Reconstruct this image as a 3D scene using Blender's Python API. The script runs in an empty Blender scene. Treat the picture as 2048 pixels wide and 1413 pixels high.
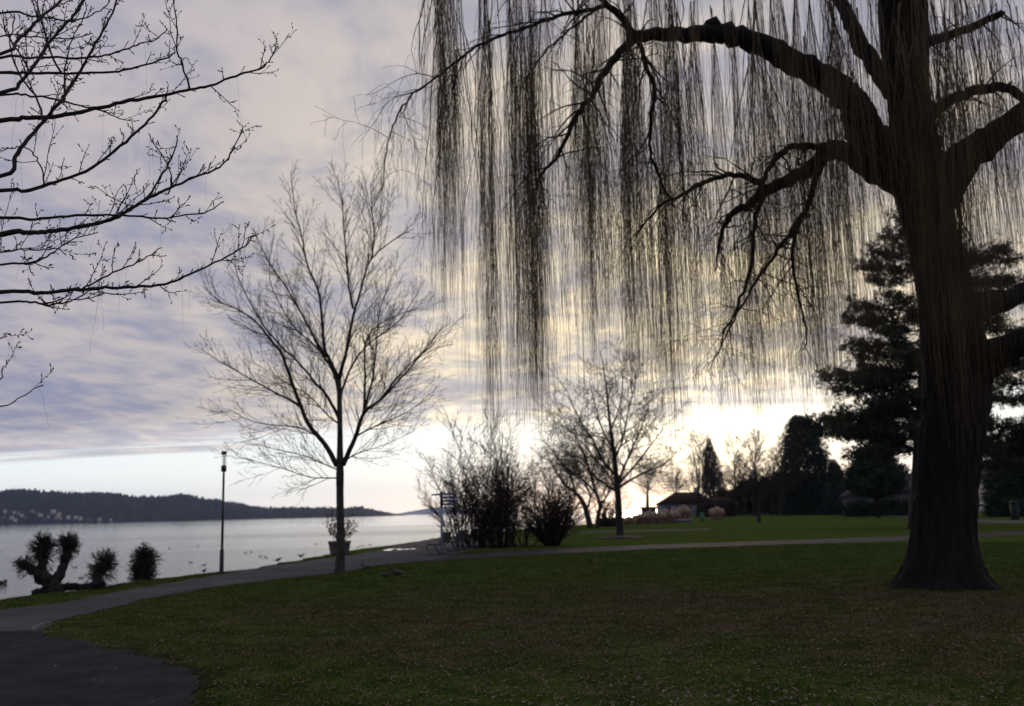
import bpy, math, random
import numpy as np
from mathutils import Vector, Matrix

random.seed(11)
rng = np.random.default_rng(11)
R = math.radians
scene = bpy.context.scene
COL = scene.collection

# ------------------------------------------------------------------ camera
FPX, CX, CY = 2000.0, 1024.0, 706.5            # focal length and centre in pixels of a 2048 wide frame
CAMZ = 1.65
PITCH, ROLL = math.atan(318.5 / FPX), R(1.3)
_f = Vector((0, math.cos(PITCH), math.sin(PITCH)))
_r0 = Vector((1, 0, 0)); _u0 = Vector((0, -math.sin(PITCH), math.cos(PITCH)))
_r = _r0 * math.cos(ROLL) - _u0 * math.sin(ROLL)
_u = _u0 * math.cos(ROLL) + _r0 * math.sin(ROLL)
cam_data = bpy.data.cameras.new('camera'); cam = bpy.data.objects.new('camera', cam_data)
COL.objects.link(cam); scene.camera = cam
m = Matrix.Identity(4)
for i in range(3):
    m[i][0], m[i][1], m[i][2] = _r[i], _u[i], -_f[i]
m[2][3] = CAMZ
cam.matrix_world = m
cam_data.sensor_width = 36.0; cam_data.lens = FPX / 2048 * 36
cam_data.clip_start = 0.05; cam_data.clip_end = 40000
cam_data.dof.use_dof = True; cam_data.dof.focus_distance = 8.0; cam_data.dof.aperture_fstop = 2.0

def ray(px, py):
    return _f + _r * ((px - CX) / FPX) + _u * ((CY - py) / FPX)
def P(px, py, D):                                # the point of a pixel's ray that lies D metres ahead
    d = ray(px, py)
    return Vector((0, 0, CAMZ)) + d * (D / d.y)
def G(px, py, z=0.0):                            # the point of a pixel's ray on the level z
    d = ray(px, py)
    return Vector((0, 0, CAMZ)) + d * ((z - CAMZ) / d.z)

# ------------------------------------------------------------------ sun and sky
SUN_DIR = ray(1430, 850).normalized()
SUN_EL = math.asin(SUN_DIR.z); SUN_AZ = math.atan2(SUN_DIR.x, SUN_DIR.y)
sl = bpy.data.lights.new('sun', 'SUN'); so = bpy.data.objects.new('sun', sl); COL.objects.link(so)
sl.energy = 1.2; sl.angle = R(12); sl.color = (1.0, 0.80, 0.56)
so.rotation_euler = (-SUN_DIR).to_track_quat('-Z', 'Y').to_euler(); so.location = (20, 60, 40)

world = bpy.data.worlds.new('World'); scene.world = world; world.use_nodes = True
nt = world.node_tree; nt.nodes.clear()
class NB:
    def __init__(s, nt): s.nt = nt
    def n(s, t, **kw):
        nd = s.nt.nodes.new(t)
        for k, v in kw.items(): setattr(nd, k, v)
        return nd
    def put(s, sock, v):
        if hasattr(v, 'is_output'): s.nt.links.new(v, sock)
        elif v is not None: sock.default_value = v
    def math(s, op, a, b=None, c=None, clamp=False):
        nd = s.n('ShaderNodeMath', operation=op, use_clamp=clamp)
        for i, v in enumerate((a, b, c)):
            if v is not None: s.put(nd.inputs[i], v)
        return nd.outputs[0]
    def mix(s, fac, a, b, blend='MIX'):
        nd = s.n('ShaderNodeMix', data_type='RGBA', blend_type=blend)
        nd.clamp_factor = True
        s.put(nd.inputs['Factor'], fac); s.put(nd.inputs[6], a); s.put(nd.inputs[7], b)
        return nd.outputs[2]
    def smooth(s, v, a, b, lo=0.0, hi=1.0):
        nd = s.n('ShaderNodeMapRange', interpolation_type='SMOOTHSTEP')
        for i, q in enumerate((v, a, b, lo, hi)): s.put(nd.inputs[i], q)
        return nd.outputs[0]
    def lin(s, v, a, b, lo=0.0, hi=1.0):
        nd = s.n('ShaderNodeMapRange')
        for i, q in enumerate((v, a, b, lo, hi)): s.put(nd.inputs[i], q)
        return nd.outputs[0]
    def noise(s, vec, scale, detail=4.0, rough=0.55, dist=0.0, w=None):
        nd = s.n('ShaderNodeTexNoise', noise_dimensions='3D')
        if vec is not None: s.put(nd.inputs['Vector'], vec)
        nd.inputs['Scale'].default_value = scale; nd.inputs['Detail'].default_value = detail
        nd.inputs['Roughness'].default_value = rough; nd.inputs['Distortion'].default_value = dist
        return nd.outputs['Fac']
    def comb(s, x, y, z):
        nd = s.n('ShaderNodeCombineXYZ')
        for i, v in enumerate((x, y, z)): s.put(nd.inputs[i], v)
        return nd.outputs[0]
    def mapping(s, vec, loc=(0, 0, 0), scale=(1, 1, 1), rot=(0, 0, 0)):
        nd = s.n('ShaderNodeMapping'); s.put(nd.inputs[0], vec)
        nd.inputs['Location'].default_value = loc; nd.inputs['Scale'].default_value = scale
        nd.inputs['Rotation'].default_value = rot
        return nd.outputs[0]
def rgb(*c): return (c[0], c[1], c[2], 1.0)

def build_sky():
    b = NB(nt)
    out = b.n('ShaderNodeOutputWorld'); bg = b.n('ShaderNodeBackground'); bg.inputs[1].default_value = 1.0
    nt.links.new(bg.outputs[0], out.inputs[0])
    d = b.n('ShaderNodeTexCoord').outputs['Generated']
    sep = b.n('ShaderNodeSeparateXYZ'); nt.links.new(d, sep.inputs[0])
    x, y, z = sep.outputs
    # a cloud deck on a flat ceiling; it ends far out towards the sun
    zc = b.math('MAXIMUM', z, 0.004)
    zd = b.math('ADD', zc, 0.045)
    uv = b.comb(b.math('DIVIDE', x, zd), b.math('DIVIDE', y, zd), 0.0)
    big = b.noise(b.mapping(uv, (3.1, 0.7, 0), (0.62, 0.52, 1), (0, 0, R(12))), 0.9, 5, 0.55, 0.35)
    mid = b.noise(b.mapping(uv, (7.3, 2.2, 0), (1.15, 0.72, 1), (0, 0, R(14))), 2.0, 8, 0.62, 0.45)
    fine = b.noise(b.mapping(uv, (1.3, 9.2, 0), (1.15, 0.75, 1), (0, 0, R(-8))), 5.2, 5, 0.6, 0.3)
    t = b.math('ADD', b.math('MULTIPLY', big, 0.33), b.math('ADD', b.math('MULTIPLY', mid, 0.45), b.math('MULTIPLY', fine, 0.22)))
    dot = b.n('ShaderNodeVectorMath', operation='DOT_PRODUCT')
    nt.links.new(d, dot.inputs[0]); dot.inputs[1].default_value = SUN_DIR
    cs = b.math('MAXIMUM', dot.outputs['Value'], 0.0)
    wide = b.math('POWER', cs, 8.5); near = b.math('POWER', cs, 26.0); core = b.math('POWER', cs, 300.0)
    tt = b.smooth(t, 0.41, 0.60)
    dark = b.mix(wide, rgb(0.27, 0.29, 0.425), rgb(0.50, 0.475, 0.50))
    lite = b.mix(wide, rgb(0.475, 0.44, 0.505), rgb(1.0, 0.87, 0.62))
    cloud = b.mix(tt, dark, lite)
    # thin, glowing parts of the deck round the sun
    g1 = b.math('MULTIPLY', near, b.lin(tt, 0, 1, 0.22, 0.62))
    cloud = b.mix(1.0, cloud, b.mix(g1, rgb(0, 0, 0), rgb(1.10, 0.84, 0.42)), 'ADD')
    q = b.math('DIVIDE', b.math('ADD', b.math('MULTIPLY', x, 0.464), y), zc)
    wob = b.noise(b.mapping(uv, (0.4, 5.5, 0), (0.22, 1.0, 1)), 1.1, 5, 0.6, 0.3)
    qn = b.math('ADD', q, b.math('MULTIPLY', b.math('SUBTRACT', wob, 0.5), -9.0))
    mask = b.smooth(qn, 10.6, 12.6, 1.0, 0.0)
    rim = b.math('MULTIPLY', b.smooth(qn, 7.5, 11.6), b.lin(wide, 0, 1, 0.25, 1.0))
    cloud = b.mix(1.0, cloud, b.mix(rim, rgb(0, 0, 0), rgb(0.62, 0.58, 0.50)), 'ADD')
    # clear air under and beyond the deck
    sky = b.n('ShaderNodeTexSky', sky_type='NISHITA'); sky.sun_disc = False
    sky.sun_elevation = max(SUN_EL, R(1.5)); sky.sun_rotation = SUN_AZ
    sky.altitude = 400; sky.air_density = 1.0; sky.dust_density = 0.5; sky.ozone_density = 1.0
    sk = b.mix(1.0, rgb(0, 0, 0), sky.outputs[0], 'ADD')
    sc = b.n('ShaderNodeVectorMath', operation='SCALE'); nt.links.new(sk, sc.inputs[0]); sc.inputs['Scale'].default_value = 0.028
    veil = b.mix(b.smooth(z, 0.0, 0.35), rgb(0.92, 1.0, 1.06), rgb(0.34, 0.42, 0.55))
    clear = b.mix(1.0, veil, sc.outputs[0], 'ADD')
    clear = b.mix(1.0, clear, b.mix(near, rgb(0, 0, 0), rgb(0.26, 0.23, 0.16)), 'ADD')
    clear = b.mix(1.0, clear, b.mix(core, rgb(0, 0, 0), rgb(1.2, 1.0, 0.62)), 'ADD')
    res = b.mix(mask, clear, cloud)
    nt.links.new(res, bg.inputs[0])
build_sky()
world.cycles.sampling_method = 'MANUAL'; world.cycles.sample_map_resolution = 1024

scene.render.engine = 'CYCLES'
scene.cycles.use_denoising = True
scene.cycles.max_bounces = 6; scene.cycles.transparent_max_bounces = 8; scene.cycles.volume_bounces = 0
scene.view_settings.view_transform = 'Standard'; scene.view_settings.look = 'None'
scene.view_settings.exposure = 0.0; scene.view_settings.gamma = 1.0
scene.view_settings.use_curve_mapping = False

# ------------------------------------------------------------------ materials
def mat(name, c1, c2=None, scale=5.0, rough=0.85, bump=0.0, bscale=None, detail=5.0, spec=0.3, stretch=(1, 1, 1), metallic=0.0, lo=0.35, hi=0.65, dist=None):
    mt = bpy.data.materials.new(name); mt.use_nodes = True
    t = mt.node_tree; b = NB(t); pr = t.nodes['Principled BSDF']
    pr.inputs['Roughness'].default_value = rough
    pr.inputs['Specular IOR Level'].default_value = spec
    pr.inputs['Metallic'].default_value = metallic
    if c2 is None: c2 = tuple(v * 0.75 for v in c1)
    co = b.mapping(b.n('ShaderNodeTexCoord').outputs['Object'], (0, 0, 0), stretch)
    nz = b.noise(co, scale, detail, 0.6)
    t.links.new(b.mix(b.smooth(nz, lo, hi), rgb(*c2), rgb(*c1)), pr.inputs['Base Color'])
    if bump:
        bn = b.n('ShaderNodeBump'); bn.inputs['Strength'].default_value = bump
        bn.inputs['Distance'].default_value = dist or 0.02
        b.put(bn.inputs['Height'], b.noise(co, bscale or scale * 3, 6, 0.65))
        t.links.new(bn.outputs[0], pr.inputs['Normal'])
    return mt

M = {}
M['bark'] = mat('bark', (0.034, 0.029, 0.024), (0.014, 0.012, 0.011), 9, 0.9, 0.8, 22, stretch=(1, 1, 0.25))
M['bark_grey'] = mat('bark_grey', (0.06, 0.056, 0.05), (0.026, 0.024, 0.022), 8, 0.9, 0.5, 20, stretch=(1, 1, 0.4))
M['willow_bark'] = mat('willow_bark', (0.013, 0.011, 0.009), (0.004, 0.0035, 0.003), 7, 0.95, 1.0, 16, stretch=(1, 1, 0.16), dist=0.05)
M['twig'] = mat('twig', (0.05, 0.038, 0.026), (0.026, 0.02, 0.015), 4, 0.8)
M['willow_twig'] = mat('willow_twig', (0.125, 0.08, 0.03), (0.05, 0.033, 0.015), 1.3, 0.75)
M['thread'] = mat('thread', (0.20, 0.18, 0.15), (0.14, 0.12, 0.10), 3, 0.8)
M['pine'] = mat('pine_needles', (0.040, 0.052, 0.028), (0.020, 0.028, 0.018), 0.9, 0.85)
M['conifer'] = mat('conifer_scales', (0.032, 0.045, 0.025), (0.016, 0.023, 0.014), 0.8, 0.85)
M['dryleaf'] = mat('dry_leaf', (0.20, 0.10, 0.045), (0.09, 0.05, 0.03), 2, 0.75)
M['brown_scrub'] = mat('brown_scrub', (0.06, 0.038, 0.022), (0.03, 0.02, 0.014), 0.6, 0.9)
M['pampas'] = mat('pampas', (0.52, 0.40, 0.29), (0.38, 0.28, 0.20), 2, 0.8)
M['pampas_low'] = mat('pampas_blades', (0.36, 0.24, 0.16), (0.22, 0.14, 0.095), 2, 0.85)
M['black_metal'] = mat('black_metal', (0.02, 0.022, 0.022), (0.012, 0.014, 0.014), 14, 0.45, spec=0.5)
M['green_metal'] = mat('green_metal', (0.02, 0.10, 0.055), (0.012, 0.07, 0.04), 10, 0.5, spec=0.5)
M['pole_grey'] = mat('pole_grey', (0.24, 0.25, 0.32), (0.18, 0.19, 0.25), 10, 0.4, spec=0.5)
M['sign_blue'] = mat('sign_blue', (0.04, 0.06, 0.22), (0.03, 0.045, 0.17), 10, 0.4, spec=0.5)
M['mesh_metal'] = mat('bench_steel', (0.055, 0.055, 0.06), (0.03, 0.03, 0.035), 12, 0.5, spec=0.5)
M['terracotta'] = mat('planter_clay', (0.16, 0.13, 0.12), (0.10, 0.085, 0.08), 6, 0.85, 0.2)
M['soil'] = mat('soil', (0.032, 0.024, 0.016), (0.016, 0.012, 0.009), 8, 0.95, 0.7, 30)
M['white_wall'] = mat('white_wall', (0.62, 0.62, 0.62), (0.50, 0.50, 0.51), 0.5, 0.85)
M['dim_white'] = mat('dimmed_white_wall', (0.26, 0.27, 0.30), (0.18, 0.19, 0.215), 0.4, 0.9)  # white wall with its dimness put into the colour
M['shade_wall'] = mat('shaded_pale_wall', (0.10, 0.10, 0.105), (0.065, 0.065, 0.07), 0.4, 0.9)  # pale house walls, shade darkened into the base colour
M['roof_brown'] = mat('roof_brown', (0.05, 0.028, 0.022), (0.03, 0.018, 0.015), 1.2, 0.9, spec=0.1)
M['cream_wall'] = mat('cream_wall', (0.55, 0.48, 0.36), (0.45, 0.39, 0.29), 0.5, 0.85)
M['grey_wall'] = mat('grey_wall', (0.22, 0.21, 0.21), (0.16, 0.155, 0.15), 0.5, 0.85)
M['roof_tile'] = mat('roof_tile', (0.12, 0.05, 0.035), (0.07, 0.032, 0.025), 1.2, 0.8, 0.3, 8)
M['roof_dark'] = mat('roof_dark', (0.05, 0.04, 0.04), (0.035, 0.03, 0.03), 1.2, 0.8)
M['window_dark'] = mat('window_glass', (0.03, 0.035, 0.04), (0.02, 0.024, 0.03), 1, 0.1, spec=0.6)
M['wood_dark'] = mat('dark_wood', (0.05, 0.035, 0.025), (0.03, 0.022, 0.016), 5, 0.85)
M['stone'] = mat('grey_stone', (0.28, 0.27, 0.26), (0.18, 0.175, 0.17), 9, 0.85, 0.3)
M['car_white'] = mat('car_paint', (0.62, 0.63, 0.66), (0.58, 0.59, 0.62), 2, 0.25, spec=0.5)
M['tyre'] = mat('tyre', (0.02, 0.02, 0.02), (0.014, 0.014, 0.014), 9, 0.85)
M['alloy'] = mat('alloy', (0.45, 0.45, 0.47), (0.35, 0.35, 0.37), 9, 0.35, metallic=0.8)
M['red_lens'] = mat('red_lens', (0.32, 0.02, 0.02), (0.25, 0.015, 0.015), 9, 0.2, spec=0.6)
M['blue_panel'] = mat('blue_panel', (0.10, 0.30, 0.55), (0.08, 0.24, 0.46), 3, 0.4)
M['feather_dark'] = mat('dark_feather', (0.045, 0.045, 0.05), (0.02, 0.02, 0.024), 18, 0.6)
M['feather_brown'] = mat('brown_feather', (0.10, 0.07, 0.05), (0.045, 0.034, 0.028), 16, 0.7)
M['beak'] = mat('beak', (0.30, 0.20, 0.06), (0.2, 0.13, 0.04), 9, 0.5)
M['hull'] = mat('landing_planks', (0.05, 0.04, 0.035), (0.03, 0.025, 0.022), 9, 0.8)
M['far_hill'] = mat('far_hill', (0.62, 0.63, 0.64), (0.30, 0.31, 0.32), 0.004, 0.95)  # pale base colour stands in for thicker haze, patched like thin snow
mg = bpy.data.materials.new('lamp_glass'); mg.use_nodes = True
_p = mg.node_tree.nodes['Principled BSDF']; _p.inputs['Base Color'].default_value = rgb(0.93, 0.94, 0.93)
_p.inputs['Roughness'].default_value = 0.6; _p.inputs['Transmission Weight'].default_value = 0.95; _p.inputs['IOR'].default_value = 1.05
M['lamp_glass'] = mg

def lawn_material(name, blades):
    mt = bpy.data.materials.new(name); mt.use_nodes = True
    t = mt.node_tree; b = NB(t); pr = t.nodes['Principled BSDF']
    pr.inputs['Roughness'].default_value = 1.0; pr.inputs['Specular IOR Level'].default_value = 0.0
    co = b.n('ShaderNodeTexCoord').outputs['Object']
    n1 = b.noise(co, 0.30, 6, 0.65); n2 = b.noise(co, 1.6, 6, 0.7); n3 = b.noise(co, 26, 4, 0.7)
    green = b.mix(b.smooth(n2, 0.35, 0.68), rgb(0.040, 0.060, 0.013), rgb(0.082, 0.112, 0.024))
    brown = b.mix(b.smooth(n2, 0.35, 0.65), rgb(0.056, 0.046, 0.022), rgb(0.095, 0.076, 0.040))
    # leaf-strewn, thin turf round the willow's foot, rich turf elsewhere
    geo = b.n('ShaderNodeVectorMath', operation='DISTANCE')
    t.links.new(b.mapping(co, (0, 0, 0), (0.45, 1.0, 0)), geo.inputs[0]); geo.inputs[1].default_value = (5.5 * 0.45, 16.5, 0)
    foot = b.smooth(geo.outputs['Value'], 1.5, 10.5, 0.15, 0.0)
    bf = b.smooth(b.math('ADD', b.math('ADD', b.math('MULTIPLY', n1, 0.55), b.math('MULTIPLY', n2, 0.35)), foot), 0.46, 0.68)
    c = b.mix(bf, green, brown)
    dk = b.lin(n3, 0.3, 0.7, 0.75 if not blades else 0.5, 1.35 if not blades else 1.7)
    c = b.mix(1.0, c, b.comb(dk, dk, dk), 'MULTIPLY')
    t.links.new(c, pr.inputs['Base Color'])
    if not blades:
        bn = b.n('ShaderNodeBump'); bn.inputs['Strength'].default_value = 0.7; bn.inputs['Distance'].default_value = 0.03
        b.put(bn.inputs['Height'], b.math('ADD', n3, n2)); t.links.new(bn.outputs[0], pr.inputs['Normal'])
    return mt
M['lawn'] = lawn_material('lawn', False); M['blades'] = lawn_material('grass_blades', True)

def gravel_material():
    mt = bpy.data.materials.new('path_gravel'); mt.use_nodes = True
    t = mt.node_tree; b = NB(t); pr = t.nodes['Principled BSDF']
    pr.inputs['Roughness'].default_value = 0.95; pr.inputs['Specular IOR Level'].default_value = 0.06
    co = b.n('ShaderNodeTexCoord').outputs['Object']
    n1 = b.noise(co, 0.5, 5, 0.6); n2 = b.noise(co, 9, 5, 0.7)
    vo = b.n('ShaderNodeTexVoronoi'); b.put(vo.inputs['Vector'], co); vo.inputs['Scale'].default_value = 55
    base = b.mix(b.smooth(n1, 0.35, 0.65), rgb(0.058, 0.055, 0.056), rgb(0.092, 0.088, 0.089))
    sp = b.n('ShaderNodeSeparateColor'); t.links.new(vo.outputs['Color'], sp.inputs[0])
    base = b.mix(b.smooth(sp.outputs[0], 0.90, 0.97, 0, 0.6), base, rgb(0.16, 0.155, 0.165))
    dk = b.lin(n2, 0.3, 0.7, 0.72, 1.2)
    t.links.new(b.mix(1.0, base, b.comb(dk, dk, dk), 'MULTIPLY'), pr.inputs['Base Color'])
    bn = b.n('ShaderNodeBump'); bn.inputs['Strength'].default_value = 0.6; bn.inputs['Distance'].default_value = 0.012
    b.put(bn.inputs['Height'], b.math('ADD', vo.outputs['Distance'], n2)); t.links.new(bn.outputs[0], pr.inputs['Normal'])
    return mt
M['gravel'] = gravel_material()
M['old_asphalt'] = mat('old_path_asphalt', (0.050, 0.047, 0.051), (0.034, 0.032, 0.035), 2.0, 0.95, 0.3, 40, spec=0.05)
M['asphalt'] = mat('wet_asphalt', (0.034, 0.033, 0.0365), (0.018, 0.018, 0.020), 1.6, 0.95, 0.35, 120, detail=10, dist=0.008, spec=0.05)

def water_material():
    mt = bpy.data.materials.new('lake_water'); mt.use_nodes = True
    t = mt.node_tree; b = NB(t); pr = t.nodes['Principled BSDF']
    pr.inputs['Base Color'].default_value = rgb(0.10, 0.105, 0.11)
    pr.inputs['IOR'].default_value = 1.333; pr.inputs['Specular IOR Level'].default_value = 0.5
    co = b.n('ShaderNodeTexCoord').outputs['Object']
    lanes = b.noise(b.mapping(co, (40, 3, 0), (0.0012, 0.010, 1), (0, 0, R(6))), 1.0, 3, 0.5)
    sy = b.n('ShaderNodeSeparateXYZ'); t.links.new(co, sy.inputs[0])
    far = b.smooth(b.math('ADD', sy.outputs[1], b.math('MULTIPLY', b.math('SUBTRACT', lanes, 0.5), 420.0)), 150, 300)
    band = b.smooth(b.noise(b.mapping(co, (11, 5, 0), (0.004, 0.030, 1), (0, 0, R(4))), 1.0, 3, 0.5), 0.42, 0.62)
    calm = b.math('MULTIPLY', b.lin(far, 0, 1, 1.0, 0.12), b.lin(band, 0, 1, 0.55, 1.0))
    pr_r = b.lin(calm, 0, 1, 0.05, 0.16); t.links.new(pr_r, pr.inputs['Roughness'])
    w1 = b.noise(b.mapping(co, (0, 0, 0), (0.9, 2.6, 1), (0, 0, R(-15))), 1.0, 4, 0.6)
    w2 = b.noise(b.mapping(co, (0, 0, 0), (0.16, 0.5, 1), (0, 0, R(10))), 1.0, 3, 0.55)
    bn = b.n('ShaderNodeBump'); bn.inputs['Distance'].default_value = 0.22
    b.put(bn.inputs['Strength'], b.lin(calm, 0, 1, 0.05, 0.5))
    b.put(bn.inputs['Height'], b.math('ADD', w1, b.math('MULTIPLY', w2, 0.8)))
    t.links.new(bn.outputs[0], pr.inputs['Normal'])
    return mt
M['water'] = water_material()
mp = bpy.data.materials.new('puddle_water'); mp.use_nodes = True
_p = mp.node_tree.nodes['Principled BSDF']; _p.inputs['Base Color'].default_value = rgb(0.05, 0.05, 0.05); _p.inputs['Roughness'].default_value = 0.03
_p.inputs['IOR'].default_value = 1.333
M['puddle'] = mp
M['hill'] = mat('wooded_hill', (0.040, 0.036, 0.026), (0.012, 0.015, 0.012), 0.03, 0.95, detail=6)
M['leaf'] = mat('fallen_leaf', (0.20, 0.165, 0.145), (0.11, 0.08, 0.06), 1.7, 0.6)
M['leaf2'] = mat('fallen_leaf_rust', (0.17, 0.09, 0.05), (0.085, 0.05, 0.032), 1.7, 0.65)

# ------------------------------------------------------------------ builders
def new_mesh(name, V, quads=None, tris=None, smooth=True):
    me = bpy.data.meshes.new(name)
    V = np.asarray(V, dtype=np.float32).reshape(-1, 3)
    fl = []; st = []; n = 0
    parts = []
    if quads is not None and len(quads): parts.append(np.asarray(quads, dtype=np.int32).reshape(-1, 4))
    if tris is not None and len(tris): parts.append(np.asarray(tris, dtype=np.int32).reshape(-1, 3))
    loops = np.concatenate([p.ravel() for p in parts])
    tot = np.concatenate([np.full(len(p), p.shape[1], dtype=np.int32) for p in parts])
    start = np.concatenate([[0], np.cumsum(tot)[:-1]]).astype(np.int32)
    me.vertices.add(len(V)); me.vertices.foreach_set('co', V.ravel())
    me.loops.add(len(loops)); me.loops.foreach_set('vertex_index', loops)
    me.polygons.add(len(tot)); me.polygons.foreach_set('loop_start', start)
    if smooth: me.polygons.foreach_set('use_smooth', np.ones(len(tot), dtype=bool))
    me.update(calc_edges=True)
    return me
def obj(name, me, material, parent=None):
    o = bpy.data.objects.new(name, me); COL.objects.link(o)
    if material is not None:
        me.materials.clear(); me.materials.append(material)
    if parent is not None: o.parent = parent
    return o
def tag(o, label=None, cat=None, group=None, kind=None):
    if label: o['label'] = label
    if cat: o['category'] = cat
    if group: o['group'] = group
    if kind: o['kind'] = kind
    return o
def thing(name, label, cat, loc=(0, 0, 0), rz=0.0, group=None):
    o = bpy.data.objects.new(name, None); COL.objects.link(o)
    o.location = loc; o.rotation_euler = (0, 0, rz); o.empty_display_size = 0.2
    return tag(o, label, cat, group)
def copy_tree(o, parent=None):
    c = o.copy(); COL.objects.link(c); c.parent = parent
    for ch in list(o.children): copy_tree(ch, c)
    return c

class MB:
    def __init__(s): s.v = []; s.q = []; s.t = []
    def add(s, v, q=(), t=()):
        k = len(s.v); s.v += [tuple(p) for p in v]
        s.q += [tuple(i + k for i in f) for f in q]; s.t += [tuple(i + k for i in f) for f in t]
        return s
    def box(s, x0, x1, y0, y1, z0, z1, mtx=None):
        v = [Vector(p) for p in ((x0, y0, z0), (x1, y0, z0), (x1, y1, z0), (x0, y1, z0), (x0, y0, z1), (x1, y0, z1), (x1, y1, z1), (x0, y1, z1))]
        if mtx: v = [mtx @ p for p in v]
        return s.add(v, [(0, 3, 2, 1), (4, 5, 6, 7), (0, 1, 5, 4), (1, 2, 6, 5), (2, 3, 7, 6), (3, 0, 4, 7)])
    def lathe(s, prof, n=14, c=(0, 0, 0)):
        v = []; q = []
        for r, z in prof:
            for k in range(n):
                a = 2 * math.pi * k / n; v.append((c[0] + r * math.cos(a), c[1] + r * math.sin(a), c[2] + z))
        for i in range(len(prof) - 1):
            for k in range(n):
                q.append((i * n + k, i * n + (k + 1) % n, (i + 1) * n + (k + 1) % n, (i + 1) * n + k))
        v += [(c[0], c[1], c[2] + prof[0][1]), (c[0], c[1], c[2] + prof[-1][1])]
        a, b2 = len(v) - 2, len(v) - 1; L = (len(prof) - 1) * n
        t = [(a, (k + 1) % n, k) for k in range(n)] + [(b2, L + k, L + (k + 1) % n) for k in range(n)]
        return s.add(v, q, t)
    def prism(s, pts, y0, y1):                       # outline in x,z pushed along y
        n = len(pts)
        v = [(p[0], y0, p[1]) for p in pts] + [(p[0], y1, p[1]) for p in pts]
        cx = sum(p[0] for p in pts) / n; cz = sum(p[1] for p in pts) / n
        v += [(cx, y0, cz), (cx, y1, cz)]
        q = [(i, (i + 1) % n, n + (i + 1) % n, n + i) for i in range(n)]
        t = [(2 * n, (i + 1) % n, i) for i in range(n)] + [(2 * n + 1, n + i, n + (i + 1) % n) for i in range(n)]
        return s.add(v, q, t)
    def tube(s, pts, rad, sides=6):
        V, Q, T = tubes([(pts, rad)], sides, True)
        return s.add(V.tolist(), Q.tolist(), T.tolist())
    def mesh(s, name, smooth=False):
        return new_mesh(name, s.v, s.q, s.t, smooth)

def tubes(polys, sides=4, caps=False):
    """polylines with radii -> vertex, quad and triangle arrays of tubes"""
    groups = {}
    for p, r in polys:
        groups.setdefault(len(p), []).append((p, r))
    VV = []; QQ = []; TT = []; base = 0
    ang = np.arange(sides) * (2 * np.pi / sides)
    ca, sa = np.cos(ang), np.sin(ang)
    for n, lst in groups.items():
        Pn = np.array([[tuple(q) for q in p] for p, _ in lst], dtype=np.float64)
        Rn = np.array([np.broadcast_to(r, (n,)) for _, r in lst], dtype=np.float64)
        Mn = len(lst)
        T = np.gradient(Pn, axis=1); T /= (np.linalg.norm(T, axis=2, keepdims=True) + 1e-12)
        mean = T.mean(axis=1)
        ref = np.zeros((Mn, 3)); ref[np.arange(Mn), np.abs(mean).argmin(axis=1)] = 1
        ref = np.broadcast_to(ref[:, None, :], T.shape)
        N = np.cross(T, ref); N /= (np.linalg.norm(N, axis=2, keepdims=True) + 1e-12)
        B = np.cross(T, N)
        V = Pn[:, :, None, :] + Rn[:, :, None, None] * (N[:, :, None, :] * ca[None, None, :, None] + B[:, :, None, :] * sa[None, None, :, None])
        VV.append(V.reshape(-1, 3))
        i = np.arange(n - 1)[:, None]; k = np.arange(sides)[None, :]; k2 = (k + 1) % sides
        q = np.stack([i * sides + k, i * sides + k2, (i + 1) * sides + k2, (i + 1) * sides + k], axis=-1).reshape(-1, 4)
        Q = (q[None] + (np.arange(Mn) * n * sides)[:, None, None] + base).reshape(-1, 4)
        QQ.append(Q)
        nv = Mn * n * sides
        if caps:
            ends = np.concatenate([Pn[:, 0], Pn[:, -1]], axis=0); VV.append(ends)
            for m_ in range(Mn):
                o0 = base + m_ * n * sides; c0 = base + nv + m_; c1 = base + nv + Mn + m_
                kk = np.arange(sides)
                TT.append(np.stack([np.full(sides, c0), o0 + (kk + 1) % sides, o0 + kk], axis=1))
                oe = o0 + (n - 1) * sides
                TT.append(np.stack([np.full(sides, c1), oe + kk, oe + (kk + 1) % sides], axis=1))
            nv += 2 * Mn
        base += nv
    V = np.concatenate(VV); Q = np.concatenate(QQ)
    T = np.concatenate(TT) if TT else np.zeros((0, 3), dtype=np.int64)
    return V, Q, T
def tube_obj(name, polys, sides, material, parent, origin, caps=False):
    V, Q, T = tubes(polys, sides, caps)
    V = V - np.array(tuple(origin))
    return obj(name, new_mesh(name, V, Q, T), material, parent)

def vr(s=1.0): return Vector((random.gauss(0, s), random.gauss(0, s), random.gauss(0, s)))
def smooth_path(pts, rad=None, step=4):
    """Catmull-Rom through the given points"""
    pts = [Vector(p) for p in pts]; out = []; ro = []
    for i in range(len(pts) - 1):
        p0 = pts[max(i - 1, 0)]; p1 = pts[i]; p2 = pts[i + 1]; p3 = pts[min(i + 2, len(pts) - 1)]
        for k in range(step):
            t = k / step
            out.append(0.5 * ((2 * p1) + (p2 - p0) * t + (2 * p0 - 5 * p1 + 4 * p2 - p3) * t * t + (3 * p1 - p0 - 3 * p2 + p3) * t ** 3))
            if rad: ro.append(rad[i] * (1 - t) + rad[i + 1] * t)
    out.append(pts[-1])
    if rad: ro.append(rad[-1])
    return (out, ro) if rad else out

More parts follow.
